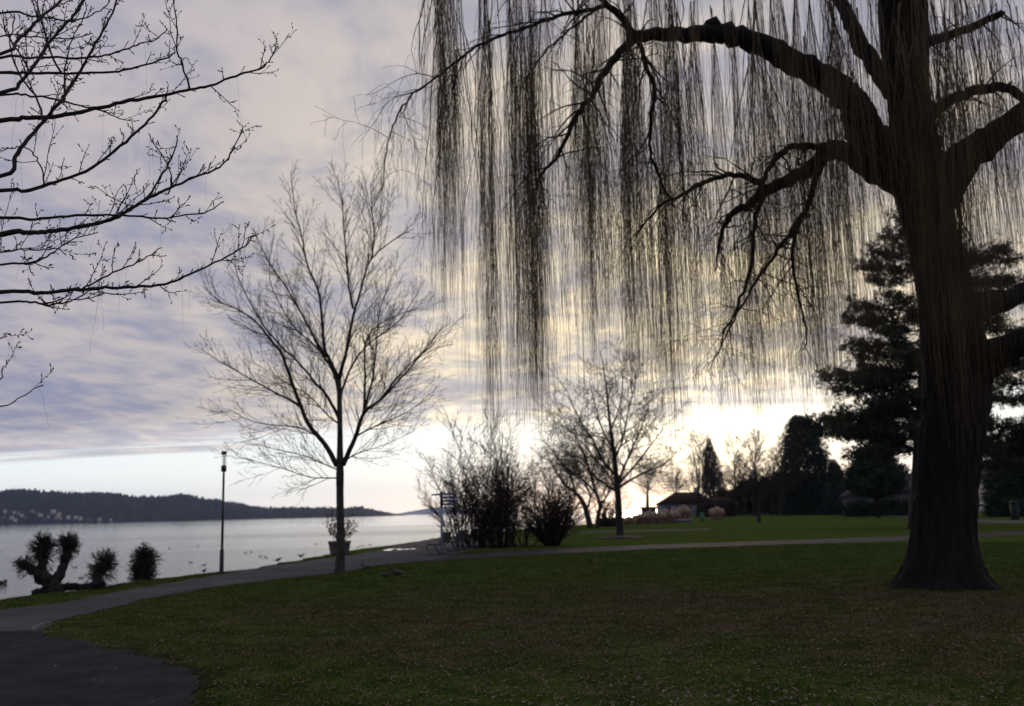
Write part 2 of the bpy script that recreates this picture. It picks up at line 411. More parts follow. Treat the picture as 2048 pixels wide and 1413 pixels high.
def grow(start, d, L, r0, lvl, K, out):
    """one branch and everything on it; K holds per-level settings"""
    n = K['seg'][lvl]; st = L / n; p = Vector(start); d = Vector(d).normalized()
    pts = [p.copy()]; dirs = [d.copy()]
    tip = K.get('tip', 0.2)
    for i in range(n):
        d = (d + vr(K['wig'][lvl]) + Vector((0, 0, K['up'][lvl]))).normalized()
        p = p + d * st; pts.append(p.copy()); dirs.append(d.copy())
    rad = [max(r0 * (1 - (1 - tip) * (i / n)), K['rmin']) for i in range(n + 1)]
    out.setdefault(lvl, []).append((pts, rad))
    if lvl + 1 < len(K['seg']):
        kids = max(1, int(round(K['kids'][lvl] * random.uniform(0.75, 1.25) * (L / K['ref'][lvl]) ** 0.7)))
        side(pts, dirs, L, rad, lvl, K, kids, out)
def side(pts, dirs, L, rad, lvl, K, kids, out, t0=None):
    n = len(pts) - 1; t0 = K['t0'][lvl] if t0 is None else t0; ph = random.uniform(0, 6.28)
    for k in range(kids):
        t = t0 + (1 - t0) * ((k + random.uniform(0.1, 0.9)) / kids) * 0.98
        i = min(int(t * n), n - 1); f = t * n - i
        q = pts[i].lerp(pts[i + 1], f); d = dirs[i]
        a = d.orthogonal().normalized(); a.rotate(Matrix.Rotation(ph + k * 2.4 + random.uniform(-0.5, 0.5), 3, d))
        an = R(random.uniform(*K['ang'][lvl]))
        nd = d * math.cos(an) + a * math.sin(an)
        Lc = K['ratio'][lvl] * L * (1.15 - K['fall'][lvl] * t) * random.uniform(0.6, 1.2)
        grow(q, nd, max(Lc, 0.05), max(min(rad[i] * 0.62, K['rcap'][lvl + 1]), K['rmin']), lvl + 1, K, out)

def poly2d(pts, z, name, material, parent=None, kind='structure'):
    from mathutils.geometry import tessellate_polygon
    v = [Vector((p[0], p[1], z)) for p in pts]
    tr = tessellate_polygon([v])
    me = new_mesh(name, [tuple(p) for p in v], None, tr, False)
    me.update(); 
    if len(me.polygons) and me.polygons[0].normal.z < 0: me.flip_normals()
    o = obj(name, me, material, parent)
    if kind: o['kind'] = kind
    return o
def jitter(pts, step, amp):
    """resample an outline and make it uneven"""
    out = []
    for i in range(len(pts)):
        a = Vector(pts[i][:2]); b2 = Vector(pts[(i + 1) % len(pts)][:2]); L = (b2 - a).length
        n = max(1, min(60, int(L / step)))
        for k in range(n):
            p = a.lerp(b2, k / n)
            s = amp * min(1.0, L / step)
            out.append((p.x + random.gauss(0, s), p.y + random.gauss(0, s)))
    return out
def inside(pts, X, Y):
    r = np.zeros(len(X), dtype=bool); n = len(pts)
    for i in range(n):
        x0, y0 = pts[i]; x1, y1 = pts[(i + 1) % n]
        if y0 == y1: continue
        c = ((y0 > Y) != (y1 > Y)) & (X < (x1 - x0) * (Y - y0) / (y1 - y0) + x0)
        r ^= c
    return r

# ------------------------------------------------------------------ ground, lake, paths
WATER_Z = -0.60
shore_px = [(0, 1200), (75, 1189), (160, 1181), (280, 1161), (410, 1148), (500, 1139), (600, 1120), (700, 1101), (780, 1091), (870, 1078), (960, 1067), (1060, 1057), (1160, 1050), (1240, 1043), (1300, 1036)]
shore = [(-24, -90), (-17, -30), (-13.5, 0), (-12, 12)] + [tuple(G(*p)[:2]) for p in shore_px] + [(62, 330), (160, 800), (700, 2200), (2500, 7000)]
shore_j = []
for i in range(len(shore) - 1):
    a, b_ = Vector(shore[i]), Vector(shore[i + 1]); n_ = max(1, min(30, int((b_ - a).length / 0.7)))
    for k in range(n_):
        p = a.lerp(b_, k / n_); s_ = 0.09 if 10 < p.y < 120 else 0
        shore_j.append((p.x + random.gauss(0, s_), p.y))
land = shore_j + [shore[-1], (14000, 7000), (14000, -400), (-24, -400)]
poly2d(land, 0.0, 'lawn', M['lawn'])
# bank: drops from the turf edge into the water, uneven stones along it
bv = []; bq = []
prev = None
for i, p in enumerate(shore_j):
    if p[1] > 400: break
    o1 = random.uniform(0.15, 0.4); o2 = o1 + random.uniform(0.3, 0.7)
    bv += [(p[0] + 0.02, p[1], 0.003), (p[0] - o1, p[1], -0.25 + random.uniform(-.08, .06)), (p[0] - o2, p[1], -0.95)]
    if i: k = 3 * i; bq += [(k - 3, k, k + 1, k - 2), (k - 2, k + 1, k + 2, k - 1)]
tag(obj('bank', new_mesh('bank', bv, bq), M['soil']), kind='structure')
poly2d([(-9300, -410), (15200, -410), (15200, 9500), (-9300, 9500)], WATER_Z, 'lake_water', M['water'])

up_px = [(-60, 1232), (0, 1222), (130, 1206), (250, 1182), (380, 1160), (520, 1137), (640, 1119), (700, 1111), (745, 1104), (768, 1098), (800, 1090), (870, 1081), (950, 1071), (1010, 1065)]
lo_px = [(1010, 1068), (985, 1080), (955, 1097), (905, 1111), (878, 1118), (850, 1123), (760, 1131), (680, 1147), (550, 1160), (400, 1179), (300, 1198), (180, 1228), (105, 1246), (80, 1261), (74, 1266), (20, 1268), (-200, 1280)]
lake_path = [tuple(G(*p)[:2]) for p in up_px + lo_px] + [(-10.8, 11), (-10.6, 12)]
lake_path = jitter(lake_path, 0.35, 0.035)
poly2d(lake_path, 0.012, 'lakeside_path', M['gravel'])
apx = [(-200, 1275), (20, 1264), (76, 1262), (100, 1272), (160, 1285), (250, 1303), (340, 1330), (395, 1358), (390, 1400), (330, 1470), (200, 1600), (0, 1900), (-500, 2400)]
apron = jitter([tuple(G(*p)[:2]) for p in apx] + [(-8, 1.5), (-10.8, 4), (-10.6, 9)], 0.22, 0.065)
M['moss'] = mat('mossy_fringe', (0.050, 0.052, 0.018), (0.022, 0.022, 0.012), 5.0, 1.0, 0.6, 40, spec=0.0)
_ac = Vector((-6.0, 7.5)); fringe = [tuple(Vector(p) + (Vector(p) - _ac).normalized() * random.uniform(.05, .34)) for p in apron if p[0] > -5.6]
poly2d(fringe, 0.009, 'moss_fringe', M['moss'])
poly2d(apron, 0.018, 'asphalt_apron', M['asphalt'])
pu = [(872, 1115), (1000, 1104), (1300, 1090.5), (1830, 1072.5), (2048, 1063), (2300, 1051)]
pl = [(2300, 1059), (2048, 1071), (1830, 1081), (1300, 1099), (1000, 1114), (850, 1124)]
cross_path = jitter([tuple(G(*p)[:2]) for p in pu + pl], 0.6, 0.04)
poly2d(cross_path, 0.008, 'cross_path', M['old_asphalt'])
fp = jitter([tuple(G(*p)[:2]) for p in [(1130, 1065), (1420, 1058.5), (1420, 1060), (1130, 1067)]], 1.5, 0.05)
poly2d(fp, 0.008, 'far_path', M['old_asphalt'])
rp = [tuple(G(*p)[:2]) for p in [(1700, 1025), (1830, 1031), (1990, 1041), (2150, 1043), (2150, 1048), (1990, 1047), (1830, 1036), (1690, 1028)]]
poly2d(jitter(rp, 2.0, 0.05), 0.008, 'garden_path', M['gravel'])
def blob(cx, cy, rx, ry, n=26, amp=0.25):
    ph = [random.uniform(0, 6.28) for _ in range(4)]; o = []
    for k in range(n):
        a = 2 * math.pi * k / n; f = 1 + amp * (math.sin(2 * a + ph[0]) * .5 + math.sin(3 * a + ph[1]) * .4 + math.sin(5 * a + ph[2]) * .3)
        o.append((cx + rx * f * math.cos(a), cy + ry * f * math.sin(a)))
    return o
for px, py, rx, ry in [(782, 1100.5, 0.34, 1.1), (797, 1100, 0.33, 0.95), (812, 1099.6, 0.26, 0.6), (824, 1099, 0.2, 0.5)]:
    c = G(px, py)
    poly2d(blob(c.x, c.y, rx, ry), 0.018, 'puddle', M['puddle'])
# grass blades: dense close by, thinner with distance
def grass():
    n = 640000
    r = rng.uniform(6.5, 46, n); a = rng.uniform(-0.72, 0.72, n)
    X = r * np.sin(a); Y = r * np.cos(a)
    keep = inside(land, X, Y) & ~inside(cross_path, X, Y)
    jx = X + rng.normal(0, 0.11, n); jy = Y + rng.normal(0, 0.11, n); kx = X + rng.normal(0, 0.22, n); ky = Y + rng.normal(0, 0.22, n)
    keep &= ~inside(lake_path, jx, jy) & ~inside(apron, kx, ky)
    X, Y, r = X[keep], Y[keep], r[keep]; n = len(X)
    patch = 0.5 + 0.5 * np.sin(X * 1.9 + 2 * np.sin(Y * 1.3)) * np.sin(Y * 2.3 + 1.7 * np.sin(X * .9))
    h = rng.uniform(0.018, 0.055, n) * (0.55 + 0.8 * patch); w = rng.uniform(0.0022, 0.004, n) * (0.8 + r / 20)
    th = rng.uniform(0, 6.283, n); le = rng.uniform(0.1, 1.0, n) * h; lt = rng.uniform(0, 6.283, n)
    V = np.zeros((n, 3, 3), dtype=np.float32)
    V[:, 0] = np.stack([X - w * np.cos(th), Y - w * np.sin(th), np.zeros(n)], 1)
    V[:, 1] = np.stack([X + w * np.cos(th), Y + w * np.sin(th), np.zeros(n)], 1)
    V[:, 2] = np.stack([X + le * np.cos(lt), Y + le * np.sin(lt), h], 1)
    o = obj('grass', new_mesh('grass', V.reshape(-1, 3), None, np.arange(3 * n).reshape(-1, 3), False), M['blades'])
    tag(o, 'short green winter grass covering the lawn', 'grass', kind='stuff')
grass()

# fallen leaves
LEAF = [(-.5, 0, .05), (-.22, .20, .10), (.12, .24, .07), (.5, .02, .16), (.12, -.23, .09), (-.22, -.19, .05), (0, 0, 0)]
LEAF_T = [(6, 1, 0), (6, 2, 1), (6, 3, 2), (6, 4, 3), (6, 5, 4), (6, 0, 5)]
def leaf_pos(n, rmin, rmax, amax=0.56):
    r = rng.uniform(rmin, rmax, n); a = rng.uniform(-amax, amax, n); X = r * np.sin(a); Y = r * np.cos(a)
    # most lie under the willow's spread
    w = np.exp(-(((X - 4.5) / 9) ** 2 + ((Y - 15) / 8) ** 2)) * 0.9 + 0.22
    k = (rng.uniform(0, 1, n) < w) & inside(land, X, Y)
    onp = inside(lake_path, X, Y) | inside(cross_path, X, Y) | inside(apron, X, Y)
    k &= (~onp) | (rng.uniform(0, 1, n) < 0.06)
    return X[k], Y[k]
X, Y = leaf_pos(60000, 7.5, 40)
n = len(X); L0 = np.array(LEAF); s = rng.uniform(0.022, 0.062, n); th = rng.uniform(0, 6.283, n); ti = rng.normal(0, 0.35, n)
loc = L0[None] * s[:, None, None]
x_ = loc[:, :, 0] * np.cos(th)[:, None] - loc[:, :, 1] * np.sin(th)[:, None]
y_ = loc[:, :, 0] * np.sin(th)[:, None] + loc[:, :, 1] * np.cos(th)[:, None]
z_ = np.abs(loc[:, :, 2] + loc[:, :, 0] * ti[:, None]) + rng.uniform(0.014, 0.032, n)[:, None]
V = np.stack([x_ + X[:, None], y_ + Y[:, None], z_], -1).reshape(-1, 3)
T = (np.array(LEAF_T)[None] + (np.arange(n) * 7)[:, None, None]).reshape(-1, 3)
o = obj('leaf_litter', new_mesh('leaf_litter', V, None, T, False), M['leaf2'])
o.data.materials.append(M['leaf']); mi = np.repeat((rng.uniform(0, 1, n) < 0.16).astype(np.int32), 6); o.data.polygons.foreach_set('material_index', mi)
tag(o, 'brown fallen leaves scattered over the lawn around the willow', 'leaves', kind='stuff')
lm = []
for k in range(5):
    q = [(p[0] * 1.0, p[1] * random.uniform(.7, 1.2), abs(p[2] + random.uniform(-.03, .12))) for p in LEAF]
    me = new_mesh('fallen_leaf', q, None, LEAF_T, False); me.materials.append(M['leaf'] if k < 3 else M['leaf2']); lm.append(me)
X, Y = leaf_pos(1500, 8.0, 9.9)
for k in range(min(290, len(X))):
    o = bpy.data.objects.new('fallen_leaf', random.choice(lm)); COL.objects.link(o)
    s = random.uniform(0.035, 0.08); o.scale = (s, s, s)
    o.location = (X[k], Y[k], 0.018 + random.uniform(0, 0.012)); o.rotation_euler = (random.gauss(0, .25), random.gauss(0, .25), random.uniform(0, 6.28))
    tag(o, 'dry fallen leaf lying in the nearest grass at the bottom of the view', 'leaf', 'fallen leaves in the foreground grass')
# kerb stone at the tip of the lawn
kb = MB(); kp = [G(66, 1266), G(68, 1258), G(80, 1252.5), G(96, 1248.5)]
kpts = smooth_path([Vector((p.x, p.y, 0.005)) for p in kp], None, 4)
kb.tube([tuple(p) for p in kpts], [0.045] * len(kpts), 8)
M['stone_dull'] = mat('dull_stone', (0.13, 0.13, 0.135), (0.08, 0.08, 0.085), 9, 0.9, 0.3)
tag(obj('kerb_stone', kb.mesh('kerb_stone', True), M['stone_dull']), 'pale curved kerb stone at the tip of the lawn between the two paths', 'kerb')

# ------------------------------------------------------------------ far hills and village
def hill(name, prof, D0, D1, depth, material, rough, label=None):
    xs = np.array([p[0] for p in prof], float); ys = np.array([p[1] for p in prof], float)
    n = 760; u = np.linspace(xs[0], xs[-1], n); v = np.interp(u, xs, ys)
    V = []; K = [0.0, .06, .15, .27, .4, .55, .7, .85, 1.0, 1.25, 1.6]
    bumps = rng.normal(0, 1, (n, len(K)))
    for i in range(n):
        D = D0 + (D1 - D0) * (i / (n - 1)); rp_ = P(u[i], v[i], D + depth); fr = P(u[i], 1040, D)
        ridge = max(rp_.z, WATER_Z + 0.5)
        for j, k in enumerate(K):
            y = D + depth * k; x = fr.x * (y / D)
            if k <= 1: z = WATER_Z - 1 + (ridge - WATER_Z + 1) * (1 - (1 - k) ** 1.7) * (0.55 + 0.45 * k if k < 1 else 1)
            else: z = ridge * (1 - (k - 1) * 0.9)
            if 0 < k: z += bumps[i, j] * rough * min(1, ridge / 25)
            V.append((x, y, z))
    nk = len(K)
    q = [(i * nk + j, (i + 1) * nk + j, (i + 1) * nk + j + 1, i * nk + j + 1) for i in range(n - 1) for j in range(nk - 1)]
    o = obj(name, new_mesh(name, V, q, None, False), material); o['kind'] = 'structure'
    return o
hill('wooded_hill', [(-420, 985), (-150, 974), (0, 981), (20, 977.5), (50, 979), (100, 983), (150, 984), (200, 985.5), (240, 987), (268, 993), (300, 993), (330, 992), (345, 989), (362, 987), (380, 990), (400, 995), (430, 999), (460, 1003), (500, 1011), (545, 1016), (570, 1014), (620, 1015), (690, 1016), (715, 1013), (735, 1017), (760, 1022), (790, 1028), (812, 1031)], 2300, 2900, 420, M['hill'], 2.6)
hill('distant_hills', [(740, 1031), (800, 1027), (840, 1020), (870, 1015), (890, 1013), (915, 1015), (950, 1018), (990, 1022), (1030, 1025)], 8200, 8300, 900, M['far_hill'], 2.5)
ORD = 'first second third fourth fifth sixth seventh eighth ninth tenth eleventh twelfth thirteenth fourteenth fifteenth sixteenth seventeenth eighteenth nineteenth twentieth twenty-first twenty-second twenty-third twenty-fourth twenty-fifth twenty-sixth twenty-seventh twenty-eighth'.split()
def village_house(px, py, w, h, D, wall, nth):
    b0 = P(px, py, D)
    t = thing('village_house', '%s tiny house from the left at the foot of the wooded hill' % nth, 'house', b0, random.uniform(-0.5, 0.5), 'village houses across the lake')
    obj('wall', MB().box(-w / 2, w / 2, 0, w * .8, -5, h).mesh('wall'), wall, t)
    rf = MB().prism([(-w / 2 - .5, h + .01), (w / 2 + .5, h + .01), (0, h + w * .38)], -.5, w * .8 + .5)
    obj('roof', rf.mesh('roof'), M['roof_tile'], t)
vh_n = -1
for px, py, w in sorted([(10, 1024, 9), (28, 1026, 8), (36, 1027, 6), (58, 1024, 8), (64, 1023, 7), (70, 1026, 6), (78, 1030, 7), (82, 1031, 8), (97, 1034, 7), (105, 1025, 12), (112, 1036, 7), (115, 1032, 9), (118, 1028, 8), (121, 1037, 7), (22, 1037, 10), (50, 1037, 10), (30, 1041, 9), (135, 1036, 10), (150, 1036, 9), (160, 1038, 9), (176, 1041, 10), (182, 1041, 7), (199, 1041, 12), (222, 1041, 7), (5, 1036, 9), (43, 1032, 8), (90, 1040, 8)]):
    vh_n += 1
    kk = max(0.05, (1046.5 - py + 0.0 * px) / 60.0)
    w *= .75; village_house(px, py - 0.5, w, w * .62, 2310 + 330 * kk * 0.6 + px * 0.7, random.choice([M['white_wall'], M['white_wall'], M['cream_wall'], M['grey_wall']]), ORD[vh_n])

# ------------------------------------------------------------------ willow
def willow():
    base = G(1890, 1175); base.z = 0
    t = thing('weeping_willow', 'huge bare weeping willow with thick dark trunk and long hanging curtain of twigs', 'tree', base)
    D0 = base.y
    pxm = D0 / FPX
    cl = [(1892, 1196, 104), (1890, 1176, 90), (1888, 1150, 77), (1887, 1120, 69), (1887, 1090, 62), (1887, 1050, 58.5), (1889, 1000, 57), (1893, 930, 58), (1900, 860, 60), (1908, 790, 63), (1904, 700, 61), (1890, 590, 53), (1868, 480, 46), (1848, 400, 50), (1838, 340, 50), (1828, 260, 42), (1818, 180, 40), (1811, 100, 45), (1806, 20, 48), (1800, -60, 40), (1790, -160, 29), (1785, -260, 18)]
    c3, r3 = smooth_path([P(a, b2, D0 + (0 if b2 > 300 else (300 - b2) * -.003)) for a, b2, _ in cl], [c * pxm for _, _, c in cl], 8)
    c3[0].z = -0.1
    n = 64; V = []; ph = [random.uniform(0, 6.28) for _ in range(12)]
    for i, (c, r) in enumerate(zip(c3, r3)):
        z = c.z
        for k in range(n):
            a = 2 * math.pi * k / n
            f = 1 + 0.06 * math.sin(3 * a + ph[0] + z * .5) + 0.045 * math.sin(5 * a + ph[1] - z * .7)
            fl = math.exp(-max(z, 0) / 0.5)
            f += fl * 0.20 * (max(0, math.sin(3 * a + ph[2])) ** 1.5 + .7 * max(0, math.sin(7 * a + ph[3])) ** 2)
            f += 0.045 * abs(math.sin(8.5 * a + 1.1 * math.sin(z * 2.6 + ph[6]) + .6 * math.sin(z * 6.1 + ph[7]))) - .02
            f += 0.022 * math.sin(17 * a + 1.6 * math.sin(z * 2.1 + ph[4]) + 3 * math.sin(z * .8)) + 0.02 * math.sin(29 * a + 2.2 * math.sin(z * 3.3 + ph[5])) + random.gauss(0, .006)
            V.append((c.x + r * f * math.cos(a) - base.x, c.y + r * f * math.sin(a) - base.y, c.z - base.z))
    q = [(i * n + k, i * n + (k + 1) % n, (i + 1) * n + (k + 1) % n, (i + 1) * n + k) for i in range(len(c3) - 1) for k in range(n)]
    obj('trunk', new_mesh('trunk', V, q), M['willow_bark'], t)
    sidew = {}
    KW = dict(seg=[8, 6], wig=[.17, .17], up=[-.11, -.16], rmin=.003, kids=[4, 0], ref=[1, .5], t0=[.2, .2], ang=[(25, 60), (30, 60)], ratio=[.5, .4], fall=[.4, .4], rcap=[.02, .007], tip=.2)
    hang = []                                          # points that twigs can hang from
    def limb(pts, d, rads, sides=10, nm='limb', caps=True):
        ww = [P(p[0], p[1], D0 + d[0] + (d[1] - d[0]) * i / (len(pts) - 1)) for i, p in enumerate(pts)]
        rr = [rads[0] + (rads[1] - rads[0]) * (i / (len(pts) - 1)) ** .8 for i in range(len(pts))]
        rr = [v * pxm for v in rr]
        w, r = smooth_path(ww, rr, 5)
        w = [p + vr(max(.014, min(.030, .16 * q))) if 0 < i < len(w) - 1 else p for i, (p, q) in enumerate(zip(w, r))]
        r = [v * random.uniform(.93, 1.07) for v in r]
        for i in range(3, len(w)):
            if r[i] < .13 and w[i].z < 12.6 and random.random() < .75:
                d = (w[i] - w[i - 1]).normalized(); e = (d * .5 + Vector((random.gauss(0, .7), random.gauss(0, .7), random.gauss(.1, .5)))).normalized()
                grow(w[i], e, random.uniform(.35, 1.5), max(min(r[i] * .45, .02), .005), 0, KW, sidew)
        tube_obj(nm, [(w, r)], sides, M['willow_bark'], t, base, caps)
        for p, q in zip(w[2:], r[2:]): hang.append((p, q))
        return w
    limb([(1800, 345), (1765, 300), (1725, 255), (1705, 205), (1672, 172), (1600, 130), (1540, 98), (1465, 72), (1420, 67), (1370, 66), (1300, 70), (1262, 78)], (0.1, -1.6), (44, 10), 14)
    kn = P(1427, 60, D0 - 1.1); tube_obj('knot', [([kn + Vector((-.22, 0, -.02)), kn + Vector((-.1, 0, .02)), kn + Vector((.05, -.03, .06)), kn + Vector((.14, -.02, .02))], [.06, .19, .21, .08])], 9, M['willow_bark'], t, base, True)
    limb([(1270, 76), (1240, 32), (1210, 6), (1180, -40), (1120, -130)], (-1.6, -2.2), (9, 4), 8)
    limb([(1268, 76), (1240, 105), (1212, 142), (1190, 182), (1165, 216), (1140, 256), (1110, 318), (1082, 350), (1070, 380)], (-1.6, -2.6), (9, 2), 8)
    limb([(1280, 72), (1288, 120), (1310, 182), (1300, 240), (1300, 300), (1322, 362), (1348, 412)], (-1.5, -1.9), (6, 2), 7)
    limb([(1212, 8), (1175, 22), (1135, 28), (1080, 46), (1020, 66), (960, 90), (920, 116), (870, 156), (820, 196), (790, 242), (774, 300), (768, 372)], (-2.0, -3.0), (5, .8), 7)
    limb([(1190, 20), (1140, 62), (1090, 105), (1060, 150)], (-2.0, -3.2), (3, 1), 6)
    limb([(1830, 390), (1790, 362), (1740, 335), (1700, 305), (1670, 298), (1640, 320), (1600, 350), (1540, 378), (1500, 408), (1462, 432), (1440, 475), (1432, 540)], (0, -2.4), (33, .8), 12)
    limb([(1680, 298), (1620, 292), (1580, 296), (1550, 320), (1530, 352), (1510, 400)], (-1.2, -2.6), (9, 3), 8)
    limb([(1535, 378), (1500, 358), (1450, 352), (1400, 370), (1350, 396), (1315, 418), (1270, 470)], (-2.0, -3.0), (7, 1.5), 7)
    limb([(1648, 315), (1628, 370), (1610, 420), (1580, 470), (1540, 520), (1495, 590), (1450, 680), (1420, 740)], (-1.4, -2.6), (7.5, .5), 8)
    limb([(1538, 380), (1512, 430), (1506, 500), (1482, 600), (1450, 660), (1440, 700)], (-2.0, -2.9), (6, .7), 7)
    limb([(1600, 440), (1585, 500), (1590, 570), (1610, 650), (1612, 700)], (-1.8, -2.2), (5, .8), 7)
    limb([(1820, 200), (1775, 168), (1742, 122), (1710, 60), (1682, 10), (1655, -45), (1600, -140)], (-.2, .8), (25, 10), 12)
    limb([(1870, 400), (1920, 328), (1972, 284), (2048, 232), (2150, 172), (2260, 130), (2380, 120), (2480, 170), (2520, 260)], (0, -1.6), (44, 3), 14)
    limb([(1840, 260), (1862, 230), (1890, 206), (1940, 186), (2000, 175), (2038, 190), (2062, 236), (2070, 300)], (-.3, -2.0), (15, 6), 10)
    limb([(1830, 98), (1870, 80), (1920, 64), (2004, 26)], (-.3, -1.0), (13, 7), 10)
    limb([(1910, 650), (1965, 612), (2010, 596), (2100, 560), (2200, 520), (2310, 500), (2400, 540), (2430, 620)], (.1, 2.5), (34, 3), 12)
    limb([(1920, 790), (1965, 728), (2010, 700), (2100, 672), (2190, 640), (2290, 630), (2360, 680), (2390, 760)], (0, -2.2), (46, 3), 12)
    limb([(1916, 350), (1918, 420), (1922, 480), (1920, 560)], (-.6, -.9), (6, 2), 6)
    # boughs above the frame and behind the picture plane that carry the rest of the curtain
    for a, d, L in [((1790, -100), (-2.5, -3.5), (1350, -230)), ((1790, -150), (.5, 3.5), (1400, -190)), ((1790, -120), (.5, 4.5), (1650, -260)), ((1800, -120), (-.5, -4.5), (1700, -200)), ((1800, -140), (-.4, -4.0), (2050, -180)), ((1800, -100), (.6, 4.0), (2120, -160)), ((1790, -180), (-.6, -3.8), (1100, -60)), ((1790, -160), (.6, 2.6), (1020, -60))]:
        mid_ = ((a[0] * .55 + L[0] * .45), min(a[1], L[1]) - 130)
        limb([a, mid_, L, (L[0] + (L[0] - a[0]) * .10, L[1] + 40)], d, (15, 2), 8)
    # curtain: clumps of long thin twigs
    def zbot(px):
        xs = [760, 840, 870, 905, 940, 965, 990, 1040, 1100, 1170, 1250, 1335, 1420, 1500, 1600, 1660, 1710, 1760, 1840, 1960, 2048, 2200]
        ys = [420, 430, 610, 690, 780, 860, 875, 860, 800, 770, 770, 815, 815, 825, 825, 815, 700, 720, 860, 880, 640, 640]
        return np.interp(px, xs, ys) + 18
    strands = []; leaders = []
    def strand(p, zb, lean, r=0.0025, nseg=14):
        L = p.z - zb
        if L < 0.25: return
        x, y, z = p; a = random.uniform(0, 6.28); rr = random.uniform(.02, .10) * min(1, L)
        dx, dy = math.cos(a) * rr + lean[0], math.sin(a) * rr + lean[1]
        wx, wy = random.uniform(0, 6.28), random.uniform(0, 6.28); am = random.uniform(.006, .035)
        pts = []; rad = []
        cx = cy = vx = vy = 0.0
        for i in range(nseg + 1):
            u = i / nseg
            e = 1 - math.exp(-3.2 * u)
            vx = vx * .6 + random.gauss(0, .012); vy = vy * .6 + random.gauss(0, .012); cx += vx; cy += vy
            pts.append((x + dx * e + am * math.sin(wx + u * 9) + cx, y + dy * e + am * math.sin(wy + u * 8) + cy, z - L * (u ** 1.12) + (0.05 * math.sin(u * 9.4) if u < .33 else 0)))
            rad.append(r * (1.15 - .5 * u))
        strands.append((pts, rad))
        if random.random() < 0.75:                     # a forked side twig
            i = random.randint(2, nseg - 3); q = pts[i]; l2 = (pts[i][2] - zb) * random.uniform(.3, .9)
            sx, sy = random.gauss(0, .13), random.gauss(0, .13); k2 = 6; s2 = []
            for j in range(k2 + 1):
                u = j / k2; e = 1 - math.exp(-3 * u)
                s2.append((q[0] + sx * e + random.gauss(0, .014), q[1] + sy * e + random.gauss(0, .014), q[2] - l2 * u ** 1.15))
            strands.append((s2, [r * .8 * (1 - .5 * j / k2) for j in range(k2 + 1)]))
    def clump(px, ptop, d, count, spread, reach):
        top = P(px, ptop, D0 + d); zb = P(px, zbot(px), D0 + d).z
        drop = (top.z - zb) * reach; zb = top.z - drop
        # a leader twig down the middle
        kx = ky = 0.0; lp = [top]; dv = Vector((random.gauss(0, .12), random.gauss(0, .12), 0)); nl = 10; hl = drop * random.uniform(.45, .8)
        for i in range(1, nl + 1):
            u = i / nl; kx = kx * .7 + random.gauss(0, .035); ky = ky * .7 + random.gauss(0, .035); lp.append(lp[-1] + dv * .12 + Vector((kx, ky, -hl / nl)))
        leaders.append((lp, [0.011 * (1 - .8 * i / nl) * random.uniform(.7, 1.1) + .002 for i in range(nl + 1)]))
        for k in range(count):
            u = random.random() ** 1.2; i = min(int(u * nl), nl - 1); q = lp[i].lerp(lp[i + 1], u * nl - i)
            end = zb + (q.z - zb) * (random.random() ** 2.9) * .8 + random.gauss(0, .25)
            strand(q + Vector((random.gauss(0, spread * .3), random.gauss(0, spread * .3), 0)), max(end, zb - .35), (random.gauss(0, spread), random.gauss(0, spread)))
    # heavy clumps that read as dark bands
    for px, n_, w in [(875, 14, .10), (905, 30, .07), (958, 26, .08), (975, 34, .09), (1015, 30, .11), (1035, 52, .10), (1055, 52, .10), (1090, 26, .12), (1135, 20, .12), (1160, 26, .10), (1195, 34, .09), (1245, 40, .10), (1265, 52, .09), (1300, 34, .10), (1338, 54, .08), (1380, 30, .12), (1420, 34, .11), (1460, 34, .11), (1500, 38, .10), (1545, 40, .10), (1590, 34, .12), (1620, 40, .11), (1650, 24, .11), (1690, 14, .14)]:
        for s_ in range(2):
            clump(px + random.gauss(0, 5), random.uniform(-150, 20), random.uniform(-3.6, 1.0), int(n_ * random.uniform(.8, 1.7) * (1.35 if px > 1180 else 1.0)), w * random.uniform(.3, .68), random.uniform(.84, 1.07))
    # looser filling all through the crown's depth
    cen = [random.uniform(860, 1700) for _ in range(22)]
    for k in range(88):
        px = random.gauss(random.choice(cen), 6); d = random.uniform(-4.2, 4.5)
        clump(px, random.uniform(-170, 140), d, random.randint(5, 18), random.uniform(.04, .12), random.uniform(.5, 1.05))
    for k in range(16):
        clump(random.uniform(842, 900), random.uniform(-150, -20), random.uniform(-3.4, -1.0), random.randint(3, 7), .09, random.uniform(.35, .8))
    for k in range(80):
        px = random.uniform(1690, 2140)
        clump(px, random.uniform(-170, 60), random.choice([random.uniform(-4.5, -1.3), random.uniform(1.0, 4.5)]), random.randint(8, 20), random.uniform(.10, .2), random.uniform(.5, 1.0))
    for k in range(60):                                # the side of the crown beyond the right edge
        clump(random.uniform(2140, 2560), random.uniform(-170, 120), random.uniform(-4.5, 4.5), random.randint(6, 16), random.uniform(.10, .2), random.uniform(.5, 1.0))
    for k in range(30):
        px = random.uniform(1790, 1900)
        clump(px, random.uniform(-120, 200), random.uniform(-3.4, -1.2), random.randint(10, 20), random.uniform(.08, .14), random.uniform(.55, 1.05))
    # strands off the visible boughs themselves
    for p, q in hang:
        if p.z > 12.3: continue
        for k in range(random.choice([0, 0, 1, 2]) if q < .12 else random.choice([0, 0, 1])):
            v = P(0, 0, 1); px = 1024 + (p.x / p.y) * FPX
            zb = P(px, zbot(px), p.y).z
            strand(p + vr(.02), zb + (p.z - zb) * random.random() ** 1.6 * .8, (random.gauss(0, .12), random.gauss(0, .12)))
    tube_obj('side_branches', sidew[0] + sidew.get(1, []), 5, M['willow_bark'], t, base)['kind'] = 'stuff'
